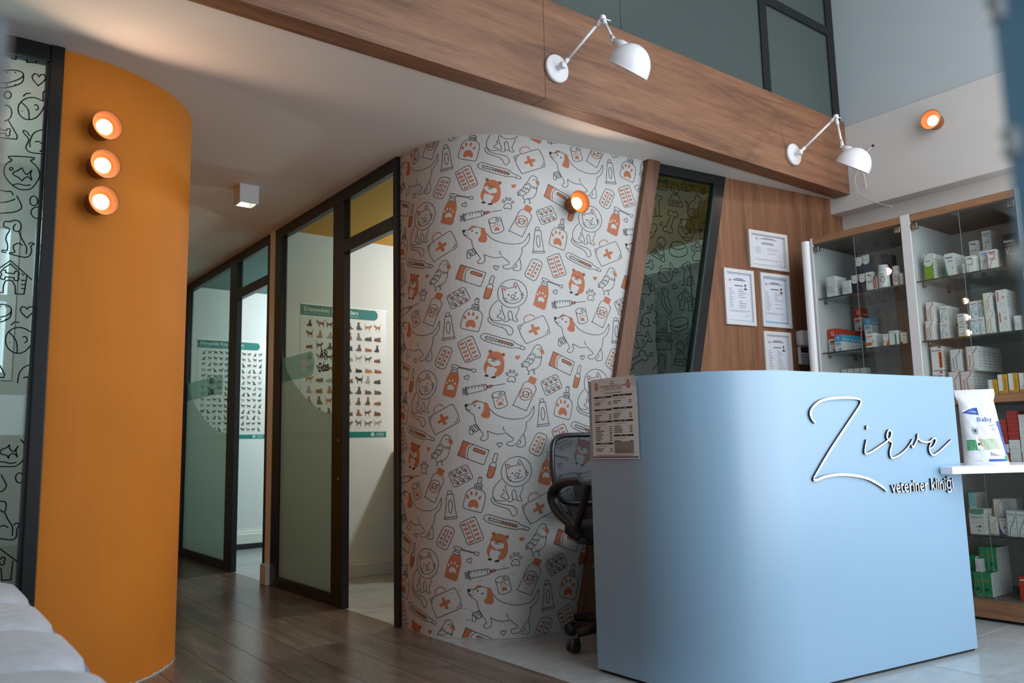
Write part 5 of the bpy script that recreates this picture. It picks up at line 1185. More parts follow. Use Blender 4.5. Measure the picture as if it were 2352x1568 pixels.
swing_lamp((2.281,2.62,2.583), (2.376,2.40,2.762), (2.348,2.305,2.602), (2.352,2.24,2.45), 'white swing arm lamp at the middle of the oak beam')
swing_lamp((4.126,2.62,2.566), (4.254,2.40,2.757), (4.130,2.305,2.512), (4.100,2.24,2.373), 'white swing arm lamp near the right end of the oak beam')
# loose wires out of the right wall
wire = thing('loose_cable', (4.74, 2.446, 2.70), 'loose white cable hanging from a hole in the right wall', 'cable')
P = smoothpts([(4.745,2.446,2.700),(4.71,2.474,2.666),(4.70,2.525,2.576),(4.70,2.560,2.514),(4.69,2.545,2.440),(4.69,2.525,2.395),(4.69,2.446,2.329),(4.69,2.333,2.269)], False, 6)
MB().tube(P, .0032, 8).build('cable', mat('cable_grey', '#b9b6b2', .5), wire)
P2 = smoothpts([(4.745,2.450,2.700),(4.715,2.485,2.65),(4.71,2.503,2.55),(4.71,2.497,2.48),(4.71,2.492,2.432)], False, 5)
MB().tube(P2, .0026, 8).build('cable', mat('cable_white', '#d5d3d0', .5), wire)
MB().lathe([(.0001,.0006),(.010,.0006),(.010,0)], (4.74,2.446,2.700), (-1,0,0), 12).build('wall_hole', black_matte, wr)
# ceiling spot
sp = thing('ceiling_spotlight', (1.541, 4.587, 2.44), 'small white cube spotlight on the corridor ceiling', 'lamp')
m = MB(); h = .056; x, y = 1.541, 4.587; z1, z0, q = 2.44, 2.332, .046
m.add([(x-h,y-h,z1),(x+h,y-h,z1),(x+h,y+h,z1),(x-h,y+h,z1),(x-h,y-h,z0),(x+h,y-h,z0),(x+h,y+h,z0),(x-h,y+h,z0),(x-q,y-q,z0),(x+q,y-q,z0),(x+q,y+q,z0),(x-q,y+q,z0),(x-q,y-q,z0+.04),(x+q,y-q,z0+.04),(x+q,y+q,z0+.04),(x-q,y+q,z0+.04)],
      [(0,1,2,3),(0,4,5,1),(1,5,6,2),(2,6,7,3),(3,7,4,0),(4,8,9,5),(5,9,10,6),(6,10,11,7),(7,11,8,4),(8,12,13,9),(9,13,14,10),(10,14,15,11),(11,15,12,8),(12,15,14,13)])
m.build('housing', mat('spot_white', '#cfd0d3', .4), sp)
m = MB(); m.lathe([(.0001,-.012),(.030,-.008),(.040,0)], (x,y,z0+.038), (0,0,1), 20); l = bpy.data.lights.new('spot_light', 'SPOT'); l.energy = 10; l.color = (.95, 1.0, .98); l.spot_size = 2.5; l.spot_blend = .6; l.shadow_soft_size = .03
o = bpy.data.objects.new('spot_light', l); COL.objects.link(o); o.parent = sp; o.location = (0, 0, -.085)
m.build('lens', mat('spot_lens', '#fff4e0', .3, emit='#ffedd0', es=5), sp)

# ------------------------------------------------------------------ sofa
fab = mat('grey_fabric', '#c0c5cf', .95, bump=.5, bscale=260, vary=.12, vscale=30); fab2 = mat('grey_fabric_seam', '#8296b0', .95, bump=.5, bscale=260)
SX, SZ = .026, .024
sofa = thing('sofa', (-.1, 2.0, 0), 'light grey fabric waiting sofa in the left foreground', 'sofa')
yb = [3.10, 2.60, 2.17, 1.75, 1.30, .88]
for a, b in zip(yb, yb[1:]):
    c = (-.05+SX, (a+b)/2, .40+SZ); hx, hy, hz = .352, (a-b)/2-.004, .075
    bm = bmesh.new(); bmesh.ops.create_grid(bm, x_segments=1, y_segments=1, size=1); bm.free()
    m = MB(); NX, NY, NZ = 14, 14, 6
    # rounded slab: superellipse outline, domed top
    ring = []
    for k in range(48):
        w = 2*math.pi*k/48; cx, sx = math.cos(w), math.sin(w); e = .42
        ring.append((hx*math.copysign(abs(cx)**e, cx), hy*math.copysign(abs(sx)**e, sx)))
    prof = [(.93,-.075),(.985,-.06),(1.0,-.02),(1.0,.02),(.985,.045),(.94,.064),(.82,.077),(.6,.085),(.3,.088)]
    vs = [(c[0]+x*s, c[1]+y*s, c[2]+z) for s, z in prof for x, y in ring]; n = 48
    fs = [(i*n+k, i*n+(k+1)%n, (i+1)*n+(k+1)%n, (i+1)*n+k) for i in range(len(prof)-1) for k in range(n)]
    fs.append(tuple((len(prof)-1)*n+k for k in range(n)))
    m.add(vs, fs, 0, True); o = m.build('seat_cushion', fab, sofa)
    m = MB(); P = [(c[0]+x*1.003, c[1]+y*1.003, c[2]+.022) for x, y in ring]; m.tube(P+[P[0]], .0055, 6, cap=False); m.build('piping', fab2, o)
MB().bevbox((-.04, 1.99, .247), (.33, 1.10, .097), .02).build('base', fab, sofa)
MB().bevbox((-.47, 1.99, .50), (.075, 1.11, .33), .05, seg=3).build('backrest', fab, sofa)
for x, y in ((-.34,.95),(.22,.95),(-.34,3.03),(.22,3.03)): MB().lathe([(.0001,0),(.016,0),(.022,.15),(.0001,.15)], (x,y,0), (0,0,1), 12).build('leg', black_matte, sofa)

# ------------------------------------------------------------------ shop entrance around the viewer
d1 = setting('door_1')
jamb = mat('door_jamb_blue', '#8fc0e4', .45, spec=.4)
MB().box(.4205, .085, 0, .50, .152, 2.7).build('frame_post', jamb, d1, bevel=.004)
MB().box(.4175, .105, 0, .4205, .130, 2.7).build('glazing_bead', jamb, d1)
for z in (.955, 1.012, 1.082): MB().bevbox((.4205, .1485, z), (.0035, .005, .008), .003).build('hinge_or_glint', mat('jamb_glint', '#e8eef5', .25, metal=.6), d1)  # added bright flecks in place of highlights on the jamb, no hinges
MB().box(-.06, .12, .1, -.05, .95, 2.3).build('pane', pane_glass, d1)
m = MB(); m.tube([(.0205,.449,.45),(.0205,.449,1.085)], .0105, 16); m.tube([(.0205,.449,1.06),(-.05,.449,1.06)], .007, 10); m.tube([(.0205,.449,.48),(-.05,.449,.48)], .007, 10)
m.build('door_handle', mat('polished_steel', '#c9d4e6', .2, metal=.9), d1)
# ------------------------------------------------------------------ glass display cabinets
cab_white = mat('cabinet_white', '#d6d6d6', .45); cab_back = mat('cabinet_back', '#c2c0bc', .6); chrome = mat('brushed_steel', '#8f8578', .35, metal=.9)
glass_edge = mat('glass_edge', '#7b918b', .5); dark_panel = mat('underside_shade', '#6a625c', .7)
XF, XB = 4.22, 4.70
def cabinet(y1, y0, label, left_panel, right_panel):
    """y1 left end, y0 right end of the opening"""
    t = thing('display_cabinet', (XF, y1, 0), label, 'cabinet', 'glass medicine cabinets on the right wall')
    def bx(nm, a, b, c, d, e, f, mt, par=None, bev=0): return MB().box(a, c, e, b, d, f).build(nm, mt, par or t, bevel=bev)
    bx('side_panel', XF-.004, XB, y1, y1+left_panel, 0, 2.063 if left_panel < .03 else 2.066, cab_white, bev=.002)
    if right_panel: bx('side_panel', XF-.004, XB, y0-right_panel, y0, 0, 2.063, cab_white, bev=.002)
    bx('back_panel', XB-.012, XB, y0, y1, .02, 2.02, cab_back)
    bx('top_panel', XF-.003, XB-.012, y0, y1, 2.024, 2.063, oak_cabinet, bev=.001)
    bx('top_shade_lining', XF+.01, XB-.013, y0, y1, 2.018, 2.024, dark_panel)  # shade under the cabinet top put into a dark lining colour
    bx('wood_shelf', XF+.002, XB-.013, y0, y1, 1.042, 1.085, oak_cabinet, bev=.001)
    bx('base_panel', XF+.002, XB-.013, y0, y1, .085, .104, dark_panel)
    bx('plinth', XF-.001, XF+.018, y0, y1, .014, .098, oak_cabinet, bev=.001); bx('plinth_foot', XF+.02, XF+.05, y0, y1, 0, .014, black_matte)
    for z in (1.70, 1.381, .72, .403):
        s = bx('glass_shelf', XF+.016, XB-.014, y0+.002, y1-.002, z-.007, z-.0002, cab_glass)
        MB().box(XF+.0145, y0+.002, z-.0068, XF+.016, y1-.002, z-.0004).build('shelf_edge', mat('shelf_edge_dark', '#24352f', .2), s)
        for yy in (y1-.009, y0+.009):
            for xx in (XF+.08, XF+.36): MB().lathe([(.0001,-.020),(.008,-.020),(.008,0)], (xx, yy, z-.0072), (0,0,1), 10).build('shelf_pin', chrome, s)
    ym = (y1+y0)/2+.007
    for ya, yb_, side in ((y1-.003, ym+.0015, 1), (ym-.0015, y0+.003, -1)):
        for z0, z1 in ((1.088, 2.016), (.101, 1.039)):
            d = bx('glass_door', XF-.0002, XF+.0038, yb_, ya, z0, z1, cab_glass)
            ye = yb_ if side == 1 else ya
            if side == 1: MB().box(XF-.0004, ye-.0006, z0, XF+.0040, ye+.0003, z1).build('door_edge', glass_edge, d)
            yh = ya-.018 if side == 1 else yb_+.018
            for zh in (z1-.022, z0+.022): MB().bevbox((XF+.004, yh, zh), (.010, .017, .017), .003).build('hinge_or_glint', chrome, d)
    return t
cabinet(2.588, 2.063, 'left glass door medicine cabinet beside the oak panelled wall', .014, 0)
cabinet(2.012, 1.502, 'right glass door medicine cabinet behind the blue desk', .0505, .018)
# curved white cover strip left of the cabinet
m = MB(); n = 10; P = [(XF-.006+.0, 2.604)] ; P = []
for i in range(n+1):
    a = math.pi*i/n; P.append((XF+.012-.040*math.sin(a)*.9, 2.634+.028*math.cos(a)))
Q = [(XF+.012-.036*math.sin(math.pi*i/n)*.9, 2.634+.0245*math.cos(math.pi*i/n)) for i in range(n+1)]
for i in range(n):
    a, b, c, d = P[i], P[i+1], Q[i], Q[i+1]
    m.add([(*a,0),(*b,0),(*b,2.05),(*a,2.05)], [(0,1,2,3)], 0, True); m.add([(*c,0),(*d,0),(*d,2.05),(*c,2.05)], [(3,2,1,0)], 0, True); m.add([(*a,2.05),(*b,2.05),(*d,2.05),(*c,2.05)], [(0,1,2,3)])
m.build('trim_3', white_plastic, kind='structure')

# ------------------------------------------------------------------ medicine boxes
BOXM = {}
CARD = '#e4e3e2'
def box_mesh(style, w, h, d):
    key = (style, round(w,3), round(h,3), round(d,3))
    if key in BOXM: return BOXM[key]
    m = MB(); cols = [CARD]
    def ci(c):
        if c not in cols: cols.append(c)
        return cols.index(c)
    base = {'navy':CARD,'dark':'#3f4145','black':'#1d2023','farm':'#2f8f5d','redtub':'#c43a1f','flatred':'#b23c33'}.get(style, CARD)
    m.box(0, -w, 0, d, 0, h, ci(base))
    F = lambda u, v, off: Vector((-.0003-off, -u*w, v*h)); Sd = lambda u, v, off: Vector((u*d, -w-.0003-off, v*h)); T = lambda u, v, off: Vector((u*d, -v*w, h+.0003+off))
    FA = lambda u, v, off: Vector((-.0003-off, -u, v))
    def R(s, u0, u1, v0, v1, c, off=.0): fill(m, s, [(u0,v0),(u1,v0),(u1,v1),(u0,v1)], ci(c), off)
    def Pg(s, P, c, off=.0): fill(m, s, P, ci(c), off)
    def Ln(P, wd, c, off=.0004, smo=True):
        P = [(u*w, v*h) for u, v in P]; stroke(m, FA, smoothpts(P, False, 3) if smo else P, wd, ci(c), off)
    def Tx(s, u, v, hh, c, wd=None, vert=False):
        if vert: text(m, FA, s, u*w, v*h, hh, ci(c), .0006, width=wd, rot=math.pi/2)
        else: text(m, FA, s, u*w, v*h, hh, ci(c), .0006, width=wd)
    # small print on the side
    g = '#a4a6a6' if base == CARD else '#dcdedd'
    if style in ('farm',):
        R(Sd, .0, 1, 0, 1, CARD)
        for k in range(9): R(Sd, .15, .85 if k % 3 else .6, .08+.1*k, .115+.1*k, '#b4b4b6', .0003)
    elif style not in ('dark','black','redtub','navy','flatred'):
        for k in range(6): R(Sd, .14, .86 if k % 3 else .6, .16+.12*k, .19+.12*k, g)
    L3 = lambda c='#9fa3a6', v0=.15, n=3: [R(F, .15, .8-.12*(k % 2), v0+.09*k, v0+.03+.09*k, c) for k in range(n)]
    if style == 'plain': R(F, .12, .17, .3, .8, '#5f6a6a'); L3('#a6aaab', .2, 4)
    elif style == 'navy':
        R(F, 0, 1, 0, .68, '#1f2a40'); Pg(F, [(.5+.48*math.cos(a), .70+.17*math.sin(a)) for a in [i*.3926 for i in range(16)]], CARD, .0003)
        Ln([(.05,.72),(.1,.85),(.3,.95),(.45,.97)], .002, '#1f2a40'); R(Sd, 0, 1, 0, 1, '#3c3f47'); R(F, .2, .8, .72, .745, '#8b9097', .0006)
    elif style == 'w50': Tx('50 ml', .12, .42, h*.12, '#3b3b3f', w*.72); R(F, .12, .7, .82, .87, '#4a4a4c'); R(F, .45, .85, .74, .79, '#c4817a'); Ln([(.15,0),(.25,.25),(.6,.5),(.9,.75)], .0014, '#55565a')
    elif style == 'redstripe': R(F, 0, .75, .1, 1, '#c43527'); R(F, .25, .4, .2, .8, '#e8dcd8', .0004)
    elif style in ('red','blue'):
        c = '#cf4326' if style == 'red' else '#49a6d4'
        R(F, 0, 1, .58, 1, c); R(Sd, 0, 1, .58, 1, c, .0004); R(T, 0, 1, 0, 1, c); R(F, .38, .66, .72, .90, '#ead9d2', .0004); R(F, .46, .58, .76, .90, c, .0006)
        R(Sd, .15, .85, .68, .74, '#e5d6d0', .0008); R(F, .1, .85, .36, .39, c); R(F, .15, .8, .42, .5, c); R(F, .5, .9, .04, .16, c)
    elif style == 'orange': R(F, .08, .75, .74, .80, '#d9764e'); R(F, .08, .6, .66, .69, '#d9a08a'); R(F, .0, .6, .14, .36, '#de5a2c'); Ln([(.66,.14),(.8,.5),(.95,.3)], .003, '#d57a4c')
    elif style == 'orange2': R(F, .1, .7, .82, .88, '#d9764e'); Pg(F, [(.3,0),(1,0),(1,.62)], '#de5a2c'); Tx('50', .08, .3, h*.2, '#dd8d6a', w*.4)
    elif style == 'greenband': Tx('Kalburol', .06, .84, h*.07, '#2b2d2c', w*.85); R(F, .66, .9, 0, .78, '#2c8f6a')
    elif style == 'yellowdot': R(F, .2, .75, .25, .45, '#d5d79c'); R(F, 0, .3, 0, .2, '#b04038'); R(F, .3, .8, .7, .76, '#6d7072')
    elif style == 'green':
        R(F, 0, 1, 0, .64, '#7ea63e'); Pg(F, [(.5+.5*math.cos(a), .70+.2*math.sin(a)) for a in [i*.3926 for i in range(16)]], CARD, .0003); R(F, .2, .75, .70, .73, '#7a7f72', .0005)
        Ln([(.02,.66),(.06,.84),(.25,.96),(.45,.98)], .0025, '#4f7a35'); R(Sd, .0, .05, 0, 1, '#5f8f3a', .0004)
    elif style == 'greencurve': Pg(F, [(0,0),(.32,0),(.15,.25),(.05,.55),(0,.75)], '#2b8d5c'); R(F, .12, .85, .78, .84, '#6f7677'); R(F, .4, .85, .62, .68, '#9aa0a1'); R(F, .75, .85, .3, .36, '#5a6265')
    elif style in ('bluecurve','redcurve'):
        c, t2 = ('#7fb0d2', '#8fb6d4') if style == 'bluecurve' else ('#b5544e', '#c25a54')
        R(F, .1, .9, .82, .9, t2); R(F, .2, .8, .74, .78, t2); Tx('100 ml', .12, .45, h*.11, t2, w*.76); Ln([(.15,0),(.22,.2),(.5,.45),(.95,.75)], .0028, c)
    elif style == 'black': Tx('ivomec', .12, .72, h*.12, '#d8dadc', w*.8); R(F, .1, 1, .64, .65, '#aeb1b4'); Tx('V', .2, .36, h*.2, '#8d979d', w*.3); Tx('ou', .5, .32, h*.1, '#8d979d', w*.3); R(F, .6, .8, .18, .22, '#8d6a58')
    elif style in ('redline','goldline','ceft'):
        c, s = {'redline':('#b3403f','Tetoxil'), 'goldline':('#b9a548','Cimosin'), 'ceft':('#2f5f93','Ceftrisin')}[style]
        Ln([(.04,.98),(.08,.02),(.3,.02),(.62,.22),(.55,.68),(.95,.88),(.95,1)], .0026, c, smo=False); Tx(s, .38, .14, min(.011, w*.22), c, h*.5, vert=True); R(F, .62, .85, .04, .07, '#6e8fa6'); R(F, .1, .5, .84, .86, '#b7b9bb')
    elif style in ('catosal','baytril'):
        Tx(style.capitalize(), .08, .80, h*.08, '#2b2d30', w*.7); R(F, .6, .85, .70, .73, '#8c9093'); Ln([(.5,.68),(.22,.5),(.18,.28),(.38,0)], .0030, '#63a9bd'); Pg(F, [(.3,.5),(.9,.42),(.9,.3),(.3,.32)], '#b9d8e2'); R(F, .6, .85, .2, .27, '#4fa9b8', .0003)
    elif style == 'yellowfoot': R(F, 0, 1, 0, .08, '#d9b83c'); R(F, .1, .75, .74, .84, '#6fae93'); R(F, .2, .7, .5, .53, '#b5b8b6'); R(F, .3, .42, .16, .3, '#6a6f62'); R(F, .6, .75, .2, .32, '#4f5450'); R(T, 0, 1, 0, 1, '#3d8f63')
    elif style == 'redtext': R(F, .12, .26, .45, .92, '#cf6a58'); R(F, .6, .8, .9, .93, '#8fb9b4'); R(F, .55, .85, .55, .70, '#bdbdbd'); Ln([(.3,.15),(.5,.4),(.85,.2)], .0016, '#c8c4c2')
    elif style == 'enro': Tx('Enrolen', .08, .80, h*.085, '#232323', w*.85); R(F, .7, .98, .93, 1, '#c8452c'); R(F, .7, .98, .14, .77, '#bd4229'); R(F, .1, .98, .02, .05, '#33638f'); R(Sd, .1, .9, .02, .05, '#33638f', .0004)
    elif style == 'yellow': R(F, .48, 1, 0, 1, '#d99f2f'); R(F, 0, 1, 0, .08, '#d99f2f', .0002); R(F, .08, .48, .08, .11, '#c24a34', .0004); Tx('Excenel', .82, .16, w*.16, '#7a4a1c', h*.6, vert=True); R(Sd, 0, 1, 0, 1, '#d99f2f', .0004)
    elif style == 'fiat': R(F, 0, 1, .84, 1, '#67a887'); Pg(F, [(0,.84),(1,.84),(.8,.80),(.5,.78),(.2,.80)], '#67a887'); Tx('Flatron', .12, .64, h*.075, '#35566e', w*.72); R(F, .12, .9, .46, .47, '#8d99a2'); R(F, .55, .78, .28, .34, '#2f4d63'); R(F, .4, .5, .28, .31, '#2f4d63'); R(F, .5, .7, .12, .16, '#4d7f9b')
    elif style == 'teal': R(F, 0, 1, .3, 1, '#8ccfcd'); R(F, .2, .5, .05, .15, '#3a5f78')
    elif style == 'purple': Pg(F, [(0,0),(.8,0),(.35,.12),(.1,.4),(0,.75)], '#6d4a78'); R(F, .1, .75, .85, .88, '#8e8694'); R(F, .5, .8, .38, .52, '#8f8a94'); R(F, .7, .85, .16, .2, '#555')if False else R(F, .7, .85, .16, .2, '#55505a')
    elif style == 'para': Tx('Paratox', .08, .84, h*.065, '#2f6173', w*.8); R(F, .1, .9, .78, .785, '#6f939b'); Tx('100 ml', .15, .54, h*.06, '#9fb4b8', w*.65); Ln([(.95,.8),(.6,.5),(.3,.3),(.2,0)], .0034, '#4f8b91'); R(F, .5, .85, .3, .31, '#7d8b8f'); R(F, .45, .9, .05, .07, '#5d6b6f')
    elif style == 'farm':
        R(F, .1, .65, .62, .68, '#c9632a'); R(F, .0, 1, .74, .745, '#1f6b45'); R(F, .0, 1, .42, .425, '#1f6b45'); Pg(F, [(.15,.22),(.2,.33),(.55,.34),(.6,.3),(.5,.26),(.48,.2),(.42,.26),(.25,.25),(.2,.18)], '#1c2a20'); R(F, .65, .78, .2, .24, '#1c2a20'); R(F, .85, .95, .2, .23, '#1c2a20'); R(F, .35, .8, .03, .06, '#9fc9ae')
        R(F, .94, 1.0, 0, 1, '#7fc19c', .0002)
    elif style == 'flatred': R(F, .03, .97, .1, .16, '#8f2d27')
    elif style == 'flatwhite': R(F, .05, .95, .45, .5, '#a9a9ab')
    elif style == 'redtub': R(F, .1, .8, .84, .9, '#e7d8d2')
    elif style == 'dark': R(F, .15, .85, .2, .8, '#4a4d52')
    mats = [flat(c, .45) for c in cols]
    BOXM[key] = (m, mats); return BOXM[key]
ORD = ['first','second','third','fourth','fifth','sixth','seventh','eighth','ninth','tenth','eleventh','twelfth','thirteenth','fourteenth','fifteenth','sixteenth']
LOOK = {'plain':'plain white carton','navy':'navy and white carton','dark':'dark grey carton','w50':'white 50 ml carton','redstripe':'slim carton with red stripe','red':'red topped white carton','blue':'sky blue topped carton','orange':'white carton with orange block','orange2':'white carton with orange corner','greenband':'white carton with green band','yellowdot':'small carton with yellow patch','green':'lime green carton','greencurve':'white carton with green curve','bluecurve':'pale blue 100 ml carton','redcurve':'red lettered 100 ml carton','black':'black carton','redline':'white carton outlined in red','goldline':'white carton outlined in gold','ceft':'white carton outlined in blue','catosal':'white carton with blue arc','baytril':'white carton with teal arc','yellowfoot':'small carton with yellow foot','redtext':'tall white carton with red lettering','enro':'white carton with red bar','yellow':'yellow and white carton','fiat':'white carton with green top','teal':'pale teal carton','purple':'white carton with purple corner','para':'white carton with teal curve','farm':'green farm medicine carton','flatred':'flat red carton','flatwhite':'flat white carton','redtub':'red carton'}
BOXO = {}; SEEN = {}
def boxes(shelf, x, y, z, w, h, n, pd, style, rot=0, tier=''):
    d = pd or .05
    for k in range(n):
        key = (style, round(w,3), round(h,3), round(d,3))
        if key not in BOXO:
            mb, mats = box_mesh(style, w, h, d); o = mb.build('medicine_box', mats); BOXO[key] = o
        else:
            o = BOXO[key].copy(); COL.objects.link(o)
        o.location = (x+k*(d+.0008), y, z+.0003)
        c = SEEN.setdefault((shelf, style), [0]); 
        if k == 0: c[0] += 1
        place = ORD[c[0]-1]
        depth = ['in front','second back','third back','fourth back','fifth back','sixth back'][k]
        lab = LOOK[style] + (', '+depth if n > 1 else '') + ', ' + place + ' such '+('row' if n > 1 else 'carton') + ' on ' + shelf
        tag(o, lab, 'box', 'medicine cartons on '+shelf)
A_, B_, C_, D_ = "left cabinet's top shelf", "left cabinet's second shelf", "left cabinet's wood shelf", "right cabinet's top shelf"
E_, F_, G_, H_, I_ = "right cabinet's second shelf", "right cabinet's wood shelf", "right cabinet's stack shelf", "right cabinet's lowest glass shelf", "right cabinet's floor"
S1, S2, S3, S4, S5, SP = 1.70, 1.381, 1.085, .403, .104, .72
for row in [
 (A_,4.240,2.532,S1,.056,.119,2,.06,'plain'),(A_,4.244,2.437,S1,.047,.078,1,.06,'plain'),(A_,4.259,2.388,S1,.039,.103,3,.045,'navy'),(A_,4.264,2.346,S1,.041,.104,3,.045,'navy'),
 (A_,4.255,2.299,S1,.041,.104,1,.07,'w50'),(A_,4.249,2.252,S1,.018,.072,1,.06,'redstripe'),(A_,4.242,2.104,S1,.018,.062,2,.06,'plain'),
 (A_,4.325,2.392,S1+.1045,.040,.112,1,.05,'navy'),(A_,4.325,2.349,S1+.1055,.041,.116,1,.05,'navy'),(A_,4.46,2.310,S1,.030,.235,1,.05,'dark'),(A_,4.46,2.276,S1,.030,.225,1,.05,'dark'),
 (B_,4.292,2.577,S2,.058,.140,5,.045,'red'),(B_,4.252,2.514,S2,.043,.097,5,.043,'blue'),(B_,4.53,2.542,S2,.050,.140,1,.08,'red'),(B_,4.53,2.542,S2+.1405,.050,.140,1,.08,'red'),
 (B_,4.43,2.428,S2,.043,.097,1,.07,'blue'),(B_,4.43,2.428,S2+.0975,.043,.097,1,.07,'blue'),(B_,4.25,2.324,S2,.047,.080,2,.06,'orange'),(B_,4.245,2.224,S2,.031,.064,1,.06,'orange2'),(B_,4.24,2.187,S2,.044,.076,1,.09,'greenband'),(B_,4.247,2.128,S2,.032,.060,1,.05,'yellowdot'),
 (C_,4.40,2.575,S3,.034,.205,1,.05,'plain'),(C_,4.40,2.535,S3,.034,.205,1,.05,'plain'),(C_,4.40,2.495,S3,.034,.203,1,.05,'plain'),(C_,4.40,2.455,S3,.034,.203,1,.05,'plain'),
 (D_,4.243,1.971,S1,.047,.137,3,.05,'green'),(D_,4.244,1.865,S1,.045,.117,2,.07,'greencurve'),(D_,4.25,1.785,S1,.019,.052,1,.05,'plain'),(D_,4.240,1.760,S1,.038,.083,1,.08,'w50'),
 (D_,4.42,1.812,S1,.045,.098,1,.06,'w50'),(D_,4.42,1.812,S1+.0985,.045,.098,1,.06,'w50'),(D_,4.285,1.712,S1,.040,.105,1,.08,'bluecurve'),(D_,4.42,1.746,S1,.046,.115,1,.12,'bluecurve'),(D_,4.42,1.746,S1+.1155,.042,.121,1,.12,'bluecurve'),
 (D_,4.242,1.658,S1,.040,.093,2,.05,'redcurve'),(D_,4.242,1.588,S1,.060,.155,1,.06,'black'),
 (E_,4.240,1.992,S2,.040,.102,3,.045,'redline'),(E_,4.262,1.992,S2+.1025,.042,.100,3,.045,'redline'),(E_,4.259,1.925,S2,.040,.086,2,.045,'catosal'),(E_,4.275,1.928,S2+.0865,.040,.088,3,.045,'catosal'),
 (E_,4.31,1.862,S2,.026,.063,1,.05,'yellowfoot'),(E_,4.240,1.827,S2,.036,.062,1,.05,'yellowfoot'),(E_,4.245,1.830,S2+.0625,.032,.055,1,.05,'yellowfoot'),(E_,4.38,1.864,S2,.05,.12,1,.05,'greencurve'),
 (E_,4.241,1.768,S2,.038,.086,1,.08,'baytril'),(E_,4.241,1.727,S2,.024,.086,1,.08,'baytril'),(E_,4.262,1.775,S2+.0865,.040,.088,1,.07,'baytril'),(E_,4.262,1.732,S2+.0865,.026,.088,1,.07,'baytril'),
 (E_,4.240,1.698,S2,.040,.104,1,.07,'goldline'),(E_,4.246,1.702,S2+.1045,.041,.098,1,.07,'goldline'),(E_,4.240,1.638,S2,.045,.103,2,.06,'redtext'),(E_,4.242,1.640,S2+.1035,.045,.103,2,.06,'redtext'),(E_,4.242,1.570,S2,.028,.070,1,.07,'plain'),
 (F_,4.27,1.990,S3,.054,.133,4,.055,'enro'),(F_,4.27,1.912,S3,.052,.124,1,.055,'redline'),(F_,4.27,1.855,S3,.056,.121,5,.055,'redline'),
 (F_,4.27,1.988,S3+.1335,.054,.130,4,.055,'enro'),(F_,4.27,1.896,S3+.1245,.054,.114,1,.055,'ceft'),(F_,4.272,1.818,S3+.1215,.055,.124,5,.055,'redline'),
 (F_,4.235,1.712,S3,.040,.068,1,.05,'yellow'),(F_,4.235,1.667,S3,.041,.090,1,.05,'yellow'),(F_,4.235,1.620,S3,.041,.092,1,.05,'yellow'),(F_,4.235,1.573,S3,.041,.090,1,.05,'yellow'),
 (H_,4.266,1.874,S4,.070,.120,2,.05,'fiat'),(H_,4.395,1.925,S4,.034,.095,2,.06,'teal'),(H_,4.395,1.925,S4+.0955,.034,.095,2,.06,'teal'),(H_,4.30,1.797,S4,.040,.083,4,.05,'goldline'),(H_,4.345,1.790,S4+.0835,.040,.083,3,.05,'goldline'),
 (H_,4.30,1.752,S4,.036,.078,2,.04,'purple'),(H_,4.27,1.703,S4,.039,.119,1,.09,'para'),(H_,4.27,1.661,S4,.040,.117,1,.09,'para'),(H_,4.43,1.752,S4,.036,.165,2,.06,'plain'),
 (I_,4.275,1.884,S5,.041,.113,5,.045,'farm'),(I_,4.275,1.841,S5,.039,.113,5,.045,'farm'),(I_,4.36,1.884,S5+.1135,.041,.113,3,.045,'farm'),(I_,4.36,1.841,S5+.1135,.039,.113,3,.045,'farm'),
 (I_,4.33,1.94,S5,.05,.09,2,.06,'farm'),(I_,4.33,1.94,S5+.0905,.05,.09,2,.06,'farm'),(I_,4.29,1.876,S5+.1135,.030,.062,1,.03,'plain'),(I_,4.27,1.678,S5,.05,.112,1,.09,'redtub'),
]: boxes(*row)
# piles of flat cartons above the counter
def pile(x, y, w, d, seq, label):
    z = SP
    for k, st in enumerate(seq):
        key = (st, w, .0195, d)
        if key not in BOXO:
            mb, mats = box_mesh(st, w, .0195, d); o = mb.build('medicine_box', mats); BOXO[key] = o
        else: o = BOXO[key].copy(); COL.objects.link(o)
        o.location = (x+random.uniform(0, .003), y+random.uniform(-.0015, .0015), z+.0003); z += .0199
        tag(o, '%s, %s from the bottom of the %s behind the counter' % (LOOK[st], ORD[k], label), 'box', 'flat cartons piled behind the counter')
pile(4.26, 1.655, .046, .11, ['flatwhite']*7+['flatred']*7, 'middle pile')
pile(4.26, 1.706, .046, .11, ['flatred']*4+['flatwhite']*2+['flatred']*6, 'left pile')
pile(4.26, 1.604, .046, .11, ['flatwhite']*13, 'right pile')
